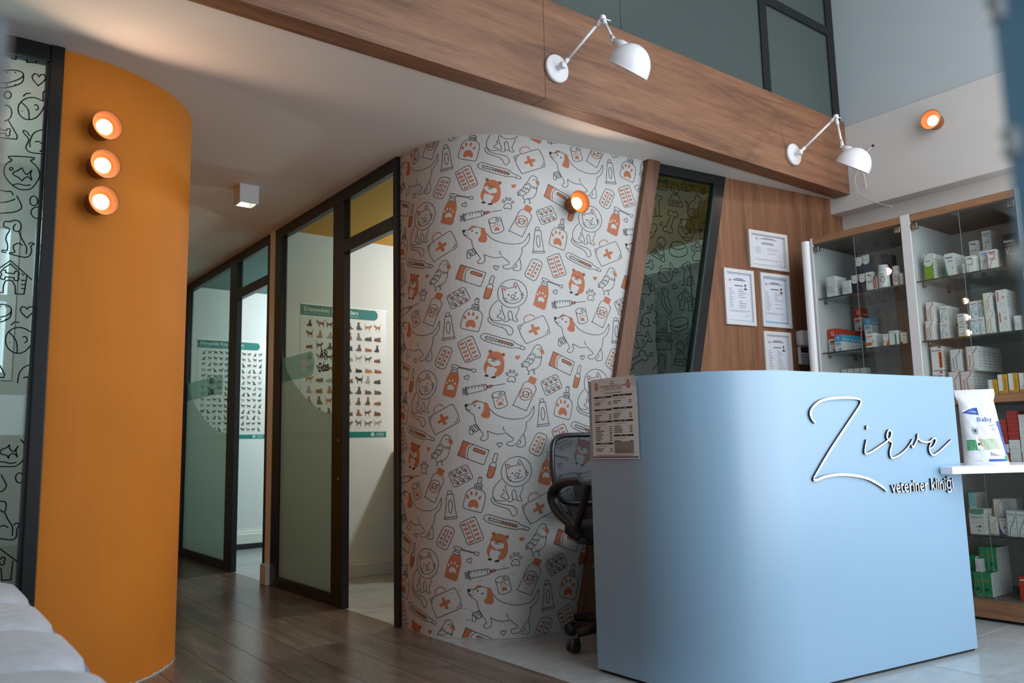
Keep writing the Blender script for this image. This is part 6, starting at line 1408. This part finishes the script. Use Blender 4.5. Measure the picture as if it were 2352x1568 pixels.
# white pill tubs
def tub(x, y, r, h, lab):
    t = thing('pill_bottle', (x, y, S1), lab, 'bottle', 'white pill bottles on the top shelf')
    m = MB(); m.lathe([(.0001,.0005),(r*.94,.0005),(r,.004),(r,h*.66),(r*.93,h*.72),(r*.84,h*.745)], (x,y,S1), (0,0,1), 24); m.build('body', white_plastic, t)
    m = MB(); m.lathe([(r*.88,h*.74),(r*.9,h*.745),(r*.9,h*.97),(r*.84,h),(.0001,h)], (x,y,S1), (0,0,1), 24); m.build('cap', mat('cap_white', '#dedddb', .4), t)
    m = MB(); Cy = lambda u, v, off: Vector((x-(r+.0004+off)*math.cos(u), y-(r+.0004+off)*math.sin(u), S1+v))
    P = circ(.25, h*.36, .42, h*.15, 18); fill(m, Cy, P, 0, .0003, (), .15); fill(m, Cy, circ(.25, h*.36, .3, h*.105, 16), 1, .0005, (), .12); stroke(m, Cy, [(.05, h*.30),(.25, h*.42),(.45, h*.33)], .006, 0, .0008)
    for k in range(2): fill(m, Cy, [(-.2, h*(.56+k*.04)),(.6, h*(.56+k*.04)),(.6, h*(.575+k*.04)),(-.2, h*(.575+k*.04))], 2, .0003, (), .15)
    m.build('label_print', [flat('#9a6468'), flat('#dedddb'), flat('#77797c')], t)
tub(4.262, 2.200, .030, .128, 'wide white pill tub on the left cabinet top shelf'); tub(4.275, 2.135, .021, .112, 'narrow white pill bottle right of the wide tub')

# ------------------------------------------------------------------ certificates, siren, keypad
crt_n = 0
def cert(s0, s1, z0, z1, label, border, style):
    t = thing('certificate_frame', back_uv((s0+s1)/2, z0, 0), label, 'picture frame', 'framed certificates on the oak wall')
    fwd = .022
    m = MB()
    for a, b, c, d in ((s0,z0,s0+fwd,z1),(s1-fwd,z0,s1,z1),(s0+fwd,z0,s1-fwd,z0+fwd),(s0+fwd,z1-fwd,s1-fwd,z1)):
        m.prism([back_uv(a,b,.0005), back_uv(c,b,.0005), back_uv(c,d,.0005), back_uv(a,d,.0005)], back_uv(0,0,.016)-back_uv(0,0,0))
    m.build('frame', mat('frame_white', '#cfcdcb', .4), t, bevel=.0015)
    m = MB(); fill(m, back_uv, [(s0+fwd-.002,z0+fwd-.002),(s1-fwd+.002,z0+fwd-.002),(s1-fwd+.002,z1-fwd+.002),(s0+fwd-.002,z1-fwd+.002)], 0, .006); m.build('certificate', mat('certificate_paper', '#cfcfd6', .6), t)
    m = MB(); w, h = s1-s0, z1-z0; U = lambda u: s0+u*w; V = lambda v: z0+v*h
    def R(u0, u1, v0, v1, mi): fill(m, back_uv, [(U(u0),V(v0)),(U(u1),V(v0)),(U(u1),V(v1)),(U(u0),V(v1))], mi, .0066)
    ix, iy = .11*.33/max(w,h)*1.15, .11*.33/h*.95
    ux, uy = fwd/w+.012, fwd/h+.012
    if style == 'band':
        for q in ((ux,1-ux,uy,uy+.03),(ux,1-ux,1-uy-.03,1-uy),(ux,ux+.04,uy,1-uy),(1-ux-.04,1-ux,uy,1-uy)): R(*q, 0)
    else:
        k = 0; n = int((1-2*ux)*w/.011); 
        for i in range(n):
            u = ux+(1-2*ux)*(i+.5)/n; c = (0, 3)[i % 2] if style == 'mixed' else 0
            for v in (uy, 1-uy-.018): fill(m, back_uv, [(U(u)-.0035,V(v)),(U(u)+.0015,V(v)),(U(u)+.0035,V(v+.018)),(U(u)-.0015,V(v+.018))], c, .0066)
        n = int((1-2*uy)*h/.011)
        for i in range(n):
            v = uy+(1-2*uy)*(i+.5)/n; c = (0, 3)[i % 2] if style == 'mixed' else 0
            for u in (ux, 1-ux-.022): fill(m, back_uv, [(U(u),V(v)-.0035),(U(u+.022),V(v)-.0015),(U(u+.022),V(v)+.0035),(U(u),V(v)+.0015)], c, .0066)
    land = w > h
    cx, cy = U(.22), V(.80); fill(m, back_uv, circ(cx, cy, .012), 4, .0066); fill(m, back_uv, circ(cx, cy, .0105), 5, .0070); fill(m, back_uv, circ(cx, cy, .006), 2, .0074)
    text(m, back_uv, 'T.C.', U(.52), V(.86), .0045, 1, .0066, align='c')
    for k, (a, b) in enumerate(((.38,.66),(.30,.74))): R(a, b, .825-.025*k, .838-.025*k, 1)
    R(.36, .64, .70, .715, 1)
    if land: R(.33, .67, .665, .68, 1)
    rn = random.Random(int(s0*1000)); v = .64 if not land else .56
    while v > (.30 if not land else .40):
        R(.17, .17+rn.uniform(.08,.18), v, v+.010, 4); 
        if rn.random() < .8: R(.48, .48+rn.uniform(.08,.3), v, v+.010, 4)
        v -= .036 if not land else .045
    for k in range(2): R(.16, .84-.1*k, .26-.02*k, .266-.02*k, 4)
    stroke(m, back_uv, smoothpts([(U(.64),V(.16)),(U(.70),V(.19)),(U(.72),V(.15)),(U(.78),V(.19)),(U(.84),V(.17))], False, 4), .0014, 4, .0066)
    if not land:                                   # small portrait photo
        px_, py_ = U(.72), V(.66); fill(m, back_uv, [(px_-.013,py_-.006),(px_+.013,py_-.006),(px_+.013,py_+.032),(px_-.013,py_+.032)], 5, .0068)
        fill(m, back_uv, circ(px_, py_+.015, .0065, .009), 6, .0072); fill(m, back_uv, [(px_-.007,py_+.018),(px_+.007,py_+.018),(px_+.0065,py_+.026),(px_,py_+.029),(px_-.0065,py_+.026)], 1, .0076); fill(m, back_uv, [(px_-.012,py_-.006),(px_+.012,py_-.006),(px_+.009,py_+.004),(px_-.009,py_+.004)], 1, .0074)
    m.build('printing', [flat(border), flat('#3a3a42'), flat('#b8443f'), flat('#6a3b34'), flat('#85858e'), flat('#dcdbe0'), flat('#a8765c')], t)
cert(1.372, 1.705, 1.908, 2.141, 'landscape certificate in white frame, highest of the four on oak wall', '#4b5058', 'dash')
cert(1.150, 1.392, 1.553, 1.885, 'portrait certificate with blue dashed border, leftmost on oak wall', '#6f9cc4', 'dash')
cert(1.449, 1.698, 1.556, 1.885, 'portrait certificate with solid blue border in white frame on oak wall', '#8aa6c4', 'band')
cert(1.447, 1.680, 1.205, 1.530, 'portrait certificate with red and brown dashes, lowest on oak wall', '#b98478', 'mixed')
BQ = Matrix(((.99281, .11973*-1*-1, 0), (-.11973, .99281, 0), (0, 0, 1)))
def backbox(name, s0, s1, z0, z1, o0, o1, mt, par, r=.006):
    c = back_uv((s0+s1)/2, (z0+z1)/2, (o0+o1)/2)
    return MB().bevbox(c, ((s1-s0)/2, (o1-o0)/2, (z1-z0)/2), r, M=BQ).build(name, mt, par)
al = thing('alarm_siren', back_uv(1.80, 1.45, 0), 'blank white alarm box on oak wall beside the cabinet', 'alarm')
backbox('housing', 1.729, 1.868, 1.452, 1.545, .001, .060, white_plastic, al, .012)
kp = thing('alarm_keypad', back_uv(1.78, 1.34, 0), 'white alarm keypad with dark display below the alarm box', 'keypad')
backbox('housing', 1.737, 1.823, 1.338, 1.4505, .001, .024, white_plastic, kp, .008)
m = MB(); fill(m, back_uv, [(1.748,1.412),(1.812,1.412),(1.812,1.444),(1.748,1.444)], 0, .0248); fill(m, back_uv, circ(1.779,1.432,.002), 1, .0252); fill(m, back_uv, circ(1.797,1.432,.002), 1, .0252); m.build('display', [flat('#17191c', .2), flat('#e6eef2')], kp)
for i in range(4):
    for j in range(3):
        s, z = 1.749+j*.0225, 1.402-i*.0155; backbox('key', s, s+.018, z-.009, z, .022, .0262, mat('key_grey', '#9aa4ae', .5), kp, .002)

# ------------------------------------------------------------------ posters in the rooms
SITC = [(.25,0),(.78,0),(.84,.1),(.8,.36),(.66,.6),(.70,.75),(.68,.99),(.58,.87),(.48,.87),(.40,.99),(.37,.78),(.42,.62),(.28,.4),(.16,.16),(.02,.22),(-.02,.12),(.15,.02)]
STDC = [(.1,0),(.18,0),(.22,.3),(.6,.3),(.64,0),(.72,0),(.74,.35),(.8,.5),(.95,.48),(1,.6),(.96,.72),(.95,.86),(.87,.76),(.79,.76),(.74,.86),(.7,.64),(.2,.60),(.08,.75),(0,.98),(-.05,.94),(.05,.58)]
LIEC = [(0,.06),(.3,0),(.95,0),(1,.1),(.9,.2),(.92,.45),(.86,.62),(.8,.5),(.7,.5),(.62,.62),(.62,.42),(.3,.46),(.1,.35),(-.02,.2)]
STDD = [(.12,0),(.22,0),(.24,.3),(.62,.32),(.64,0),(.74,0),(.76,.4),(.84,.62),(1,.64),(1,.75),(.88,.9),(.78,.92),(.7,.72),(.2,.66),(.05,.85),(0,.82),(.1,.55)]
SITD = [(.3,0),(.9,0),(.88,.08),(.8,.12),(.78,.55),(.95,.68),(.98,.78),(.8,.92),(.66,.88),(.6,.72),(.4,.5),(.28,.22),(.1,.2),(.1,.12)]
def poster(name, x0, x1, z0, z1, y, label, title, sub, shapes, nc, nr, cols, seed, cell):
    t = thing(name, ((x0+x1)/2, y, z0), label, 'poster', 'animal breed posters in the glass rooms')
    S_ = lambda u, v, off=0: Vector((x0+u, y-.002-off, z0+v)); w, h = x1-x0, z1-z0
    MB().box(x0, y-.0018, z0, x1, y-.0004, z1).build('poster_sheet', mat('poster_paper', '#d5d9d8', .45), t)
    m = MB(); hd = h*.083
    fill(m, S_, [(0,h-hd),(w*.84,h-hd)] + circ(w*.84, h-hd/2, hd*.5, hd/2, 8, -math.pi/2, math.pi/2) + [(w*.84,h),(0,h)], 0, .0003)
    text(m, S_, title, w*.035, h-hd*.60, hd*.38, 1, .0006, width=w*.62, bold=.015); text(m, S_, sub, w*.035, h-hd*.84, hd*.11, 1, .0006, width=w*.62)
    fill(m, S_, [(0,0),(w,0),(w,h*.043),(0,h*.043)], 0, .0003); text(m, S_, 'MSD', w*.88, h*.016, h*.017, 1, .0006, width=w*.09)
    text(m, S_, 'Animal Health', w*.86, h*.006, h*.006, 1, .0006, width=w*.11)
    q = circ(w*.835, h*.022, w*.017); stroke(m, S_, q, w*.009, 1, .0006, True); fill(m, S_, circ(w*.835, h*.022, w*.007), 1, .0006)
    rn = random.Random(seed)
    mx, my0, my1 = w*.05, h*.065, h-hd-h*.015
    for r in range(nr):
        for c in range(nc):
            cw, ch = (w-2*mx)/nc, (my1-my0)/nr
            P = rn.choice(shapes); sx = cw*cell*rn.uniform(.85, 1.05); sy = ch*.76*rn.uniform(.85, 1.08); fl = rn.random() < .5
            ox, oy = mx+c*cw+cw*.1, my0+r*ch+ch*.18
            Q = [(ox+(sx*(1-p[0]) if fl else sx*p[0]), oy+sy*p[1]) for p in P]
            fill(m, S_, Q if not fl else Q[::-1], 2+rn.randrange(len(cols)), .0003)
            fill(m, S_, [(ox+cw*.25,oy-ch*.10),(ox+cw*.6,oy-ch*.10),(ox+cw*.6,oy-ch*.07),(ox+cw*.25,oy-ch*.07)], 2+len(cols), .0003)
    m.build('printing', [flat('#1f7a72'), flat('#cfe0dc')] + [flat(c) for c in cols] + [flat('#a9adae')], t)
    MB().box(x0, y-.006, z1-.003, x1+.006, y, z1+.006).build('bright_top_edge', mat('poster_edge_glint', '#f4f6f6', .15), t)  # added bright strip for light caught along the poster's top edge
poster('cat_breed_poster', 2.180, 2.852, .975, 1.912, 5.300, 'cat breed poster with green header in the nearer glass room', 'Dünyadaki Kedi Irkları', 'Chats du monde • Rassen der Welt • Katzen • Gatos • Cats of the world', [SITC, STDC, LIEC, SITC], 8, 10,
       ['#4a4642','#2e2b2a','#8a5a34','#77716b','#a8763f','#5c534b','#9a9590','#6b4b33'], 5, .80)
poster('dog_breed_poster', 2.135, 2.785, 1.018, 1.938, 7.600, 'dog breed poster with green header in the farther glass room', 'Dünyadaki Köpek Irkları', 'Chiens du monde • Hunde der Welt • Perros • Dogs of the world', [STDD, STDD, SITD], 11, 14,
       ['#3d3936','#5a4634','#2a2827','#7a6248','#8d8780','#54493f'], 9, .80)
np_ = thing('notice_poster', (3.1, 5.30, 1.27), 'white notice with large black letters right of the cat poster', 'poster')
MB().box(2.925, 5.297, 1.272, 3.42, 5.2995, 1.90).build('poster_sheet', MC['poster_paper'], np_)
m = MB(); S_ = lambda u, v, off: Vector((u, 5.2965-off, v)); text(m, S_, 'H', 2.945, 1.805, .06, 0, .0003); text(m, S_, 'P', 2.945, 1.715, .06, 0, .0003); fill(m, S_, [(2.925,1.42),(3.42,1.42),(3.42,1.50),(2.925,1.50)], 1, .0003); fill(m, S_, [(2.925,1.28),(3.42,1.28),(3.42,1.30),(2.925,1.30)], 0, .0003)
m.build('printing', [flat('#16181a'), flat('#8b9794')], np_)
tb = thing('side_cupboard', (3.2, 5.0, 0), 'brown cupboard with white worktop at the back of the nearer room', 'cabinet')
MB().box(2.93, 4.72, 0, 3.55, 5.275, .835).build('body', mat('brown_laminate', '#5a3d2a', .5), tb, bevel=.003); MB().box(2.905, 4.70, .835, 3.56, 5.285, .885).build('worktop', white_lacquer, tb, bevel=.003)
for i in range(2):
    d = MB().box(2.95+i*.3, 4.702, .06, 3.235+i*.3, 4.72, .81).build('door', MC['brown_laminate'], tb, bevel=.002); MB().tube([(3.20+i*.09, 4.69, .6), (3.20+i*.09, 4.69, .72)], .005, 8).build('handle', chrome, d)
wdb = thing('tall_wardrobe', (4.6, 4.2, 0), 'tall grey green wardrobe seen through the slanted window', 'wardrobe')
gg = mat('grey_green', '#2c3a3b', .5)
MB().box(4.44, 3.16, 0, 4.79, 5.22, 2.155).build('body', gg, wdb, bevel=.003)
for i in range(4):
    y0 = 3.175+i*.508; d = MB().box(4.422, y0, .06, 4.44, y0+.502, 2.14).build('door', gg, wdb, bevel=.002); MB().tube([(4.41, y0+.05, 1.0), (4.41, y0+.05, 1.2)], .006, 8).build('handle', chrome, d)

# ------------------------------------------------------------------ office chair
blk = mat('chair_plastic', '#16181b', .42); blk2 = mat('chair_fabric', '#15171a', .9, bump=.4, bscale=300); meshm = veil('chair_mesh', '#4d5a63', .52, .3); rim = mat('chair_rim', '#1b2026', .22, spec=.7)
CH = Vector((2.655, 2.67, 0)); ca = math.radians(-8)
ch = thing('office_chair', CH, 'black mesh back office chair between blue desk and papered wall', 'chair')
def cl(x, y, z): return CH + Vector((x*math.cos(ca)-y*math.sin(ca), x*math.sin(ca)+y*math.cos(ca), z))
def back(u, v):    # backrest sheet: u -1..1, v 0..1
    w = .235-.03*abs(v-.45)
    return cl(u*w, .205+.05*v-.045*u*u*0+.03*(1-u*u), .605+.325*v)
RR = []
for k in range(40):
    w = 2*math.pi*k/40; e = .38; RR.append((math.copysign(abs(math.cos(w))**e, math.cos(w)), .5+.5*math.copysign(abs(math.sin(w))**e, math.sin(w))))
P = [back(*q) for q in RR]; MB().tube(P+[P[0]], .0125, 10, cap=False).build('backrest_frame', rim, ch)
m = MB(); N = 12; g = [[back(-1+2*i/N, j/N) for i in range(N+1)] for j in range(N+1)]
def inside(i, j): return not ((i in (0, N-1)) and (j in (0, N-1)))
for j in range(4, N):
    for i in range(N):
        if inside(i, j): m.add([g[j][i], g[j][i+1], g[j+1][i+1], g[j+1][i]], [(0,1,2,3)], 0, True)
m.build('mesh_panel', meshm, ch)
m = MB()
for j in range(0, 4):
    for i in range(N):
        if inside(i, j):
            q = [g[j][i], g[j][i+1], g[j+1][i+1], g[j+1][i]]
            m.add(q, [(0,1,2,3)], 0 if 3 <= i <= 8 else 1, True)
m.build('lumbar_panel', [blk2, meshm], ch)
m = MB(); m.tube([cl(0,.26,.72), cl(0,.275,.60), cl(0,.24,.50), cl(0,.1,.435)], [.035,.04,.04,.035], 10, flatx=1.6); m.build('back_bracket', blk, ch)
bm = MB(); ring = [(.245*math.copysign(abs(math.cos(w))**.5, math.cos(w)), .235*math.copysign(abs(math.sin(w))**.5, math.sin(w))) for w in [2*math.pi*k/36 for k in range(36)]]
prof = [(r, z+.028) for r, z in [(.2,.425),(.9,.43),(1.0,.455),(1.0,.48),(.95,.498),(.8,.508),(.4,.512),(.01,.512)]]
bm.add([cl(x*s, y*s-.02, z) for s, z in prof for x, y in ring], [(i*36+k, i*36+(k+1)%36, (i+1)*36+(k+1)%36, (i+1)*36+k) for i in range(len(prof)-1) for k in range(36)], 0, True); bm.build('seat', blk2, ch)
MB().bevbox(CH+Vector((0,0,.425)), (.09,.11,.03), .01).build('seat_plate', blk, ch)
for sx in (-1, 1):
    X = .275*sx
    loop = smoothpts([cl(X,-.155,.722), cl(X,-.05,.725), cl(X*1.01,.08,.710), cl(X*1.02,.150,.672), cl(X*1.01,.155,.625), cl(X,.11,.575), cl(X*.97,.03,.53), cl(X*.9,-.01,.475)], False, 4)
    n = len(loop); a = MB().tube(loop, [.016+.006*math.sin(math.pi*i/(n-1)) for i in range(n)], 10, flatx=1.35).build('armrest', blk, ch)
    MB().tube(smoothpts([cl(X,-.12,.712), cl(X,-.10,.66), cl(X*.99,-.06,.59), cl(X*.97,-.01,.52), cl(X*.9,.0,.47)], False, 4), .0165, 10).build('arm_strut', blk, a)
    MB().tube([cl(X,-.17,.722), cl(X,-.085,.7255)], .0185, 12, flatx=1.3).build('arm_cap', mat('arm_cap_grey', '#70787e', .3, metal=.5), a)
    MB().tube([cl(X*.95,-.01,.468), cl(X*.3,-.01,.44)], .018, 8, flatx=1.4).build('arm_bracket', blk, ch)
MB().lathe([(.0001,.40),(.026,.40),(.026,.25),(.034,.25),(.034,.10),(.05,.09),(.05,.06),(.0001,.06)][::-1], CH, (0,0,1), 16).build('gas_column', blk, ch)
MB().tube([cl(-.06,-.03,.41), cl(-.16,-.08,.40), cl(-.215,-.10,.375), cl(-.26,-.115,.35)], [.007,.007,.013,.016], 8).build('height_lever', blk, ch)
for k in range(5):
    a = math.radians(176-72*k); d = Vector((math.cos(a), math.sin(a), 0)); e = CH+d*.285
    MB().tube([CH+d*.03+Vector((0,0,.088)), CH+d*.15+Vector((0,0,.09)), e+Vector((0,0,.078))], [.026,.024,.017], 8).build('base_leg', blk, ch)
    side = Vector((-d.y, d.x, 0)); c = e+Vector((-.022,.006,.0285))
    m = MB(); m.tube([e+Vector((0,0,.035)), e+Vector((0,0,.078))], .008, 8)
    for sg in (-1, 1): m.lathe([(.0001,-.009),(.020,-.009),(.0275,-.005),(.0275,.005),(.020,.009),(.0001,.009)], c+side*(.015*sg), side, 18)
    m.bevbox(c+Vector((0,0,.012)), (.016,.016,.018), .008); m.build('caster', rim, ch)
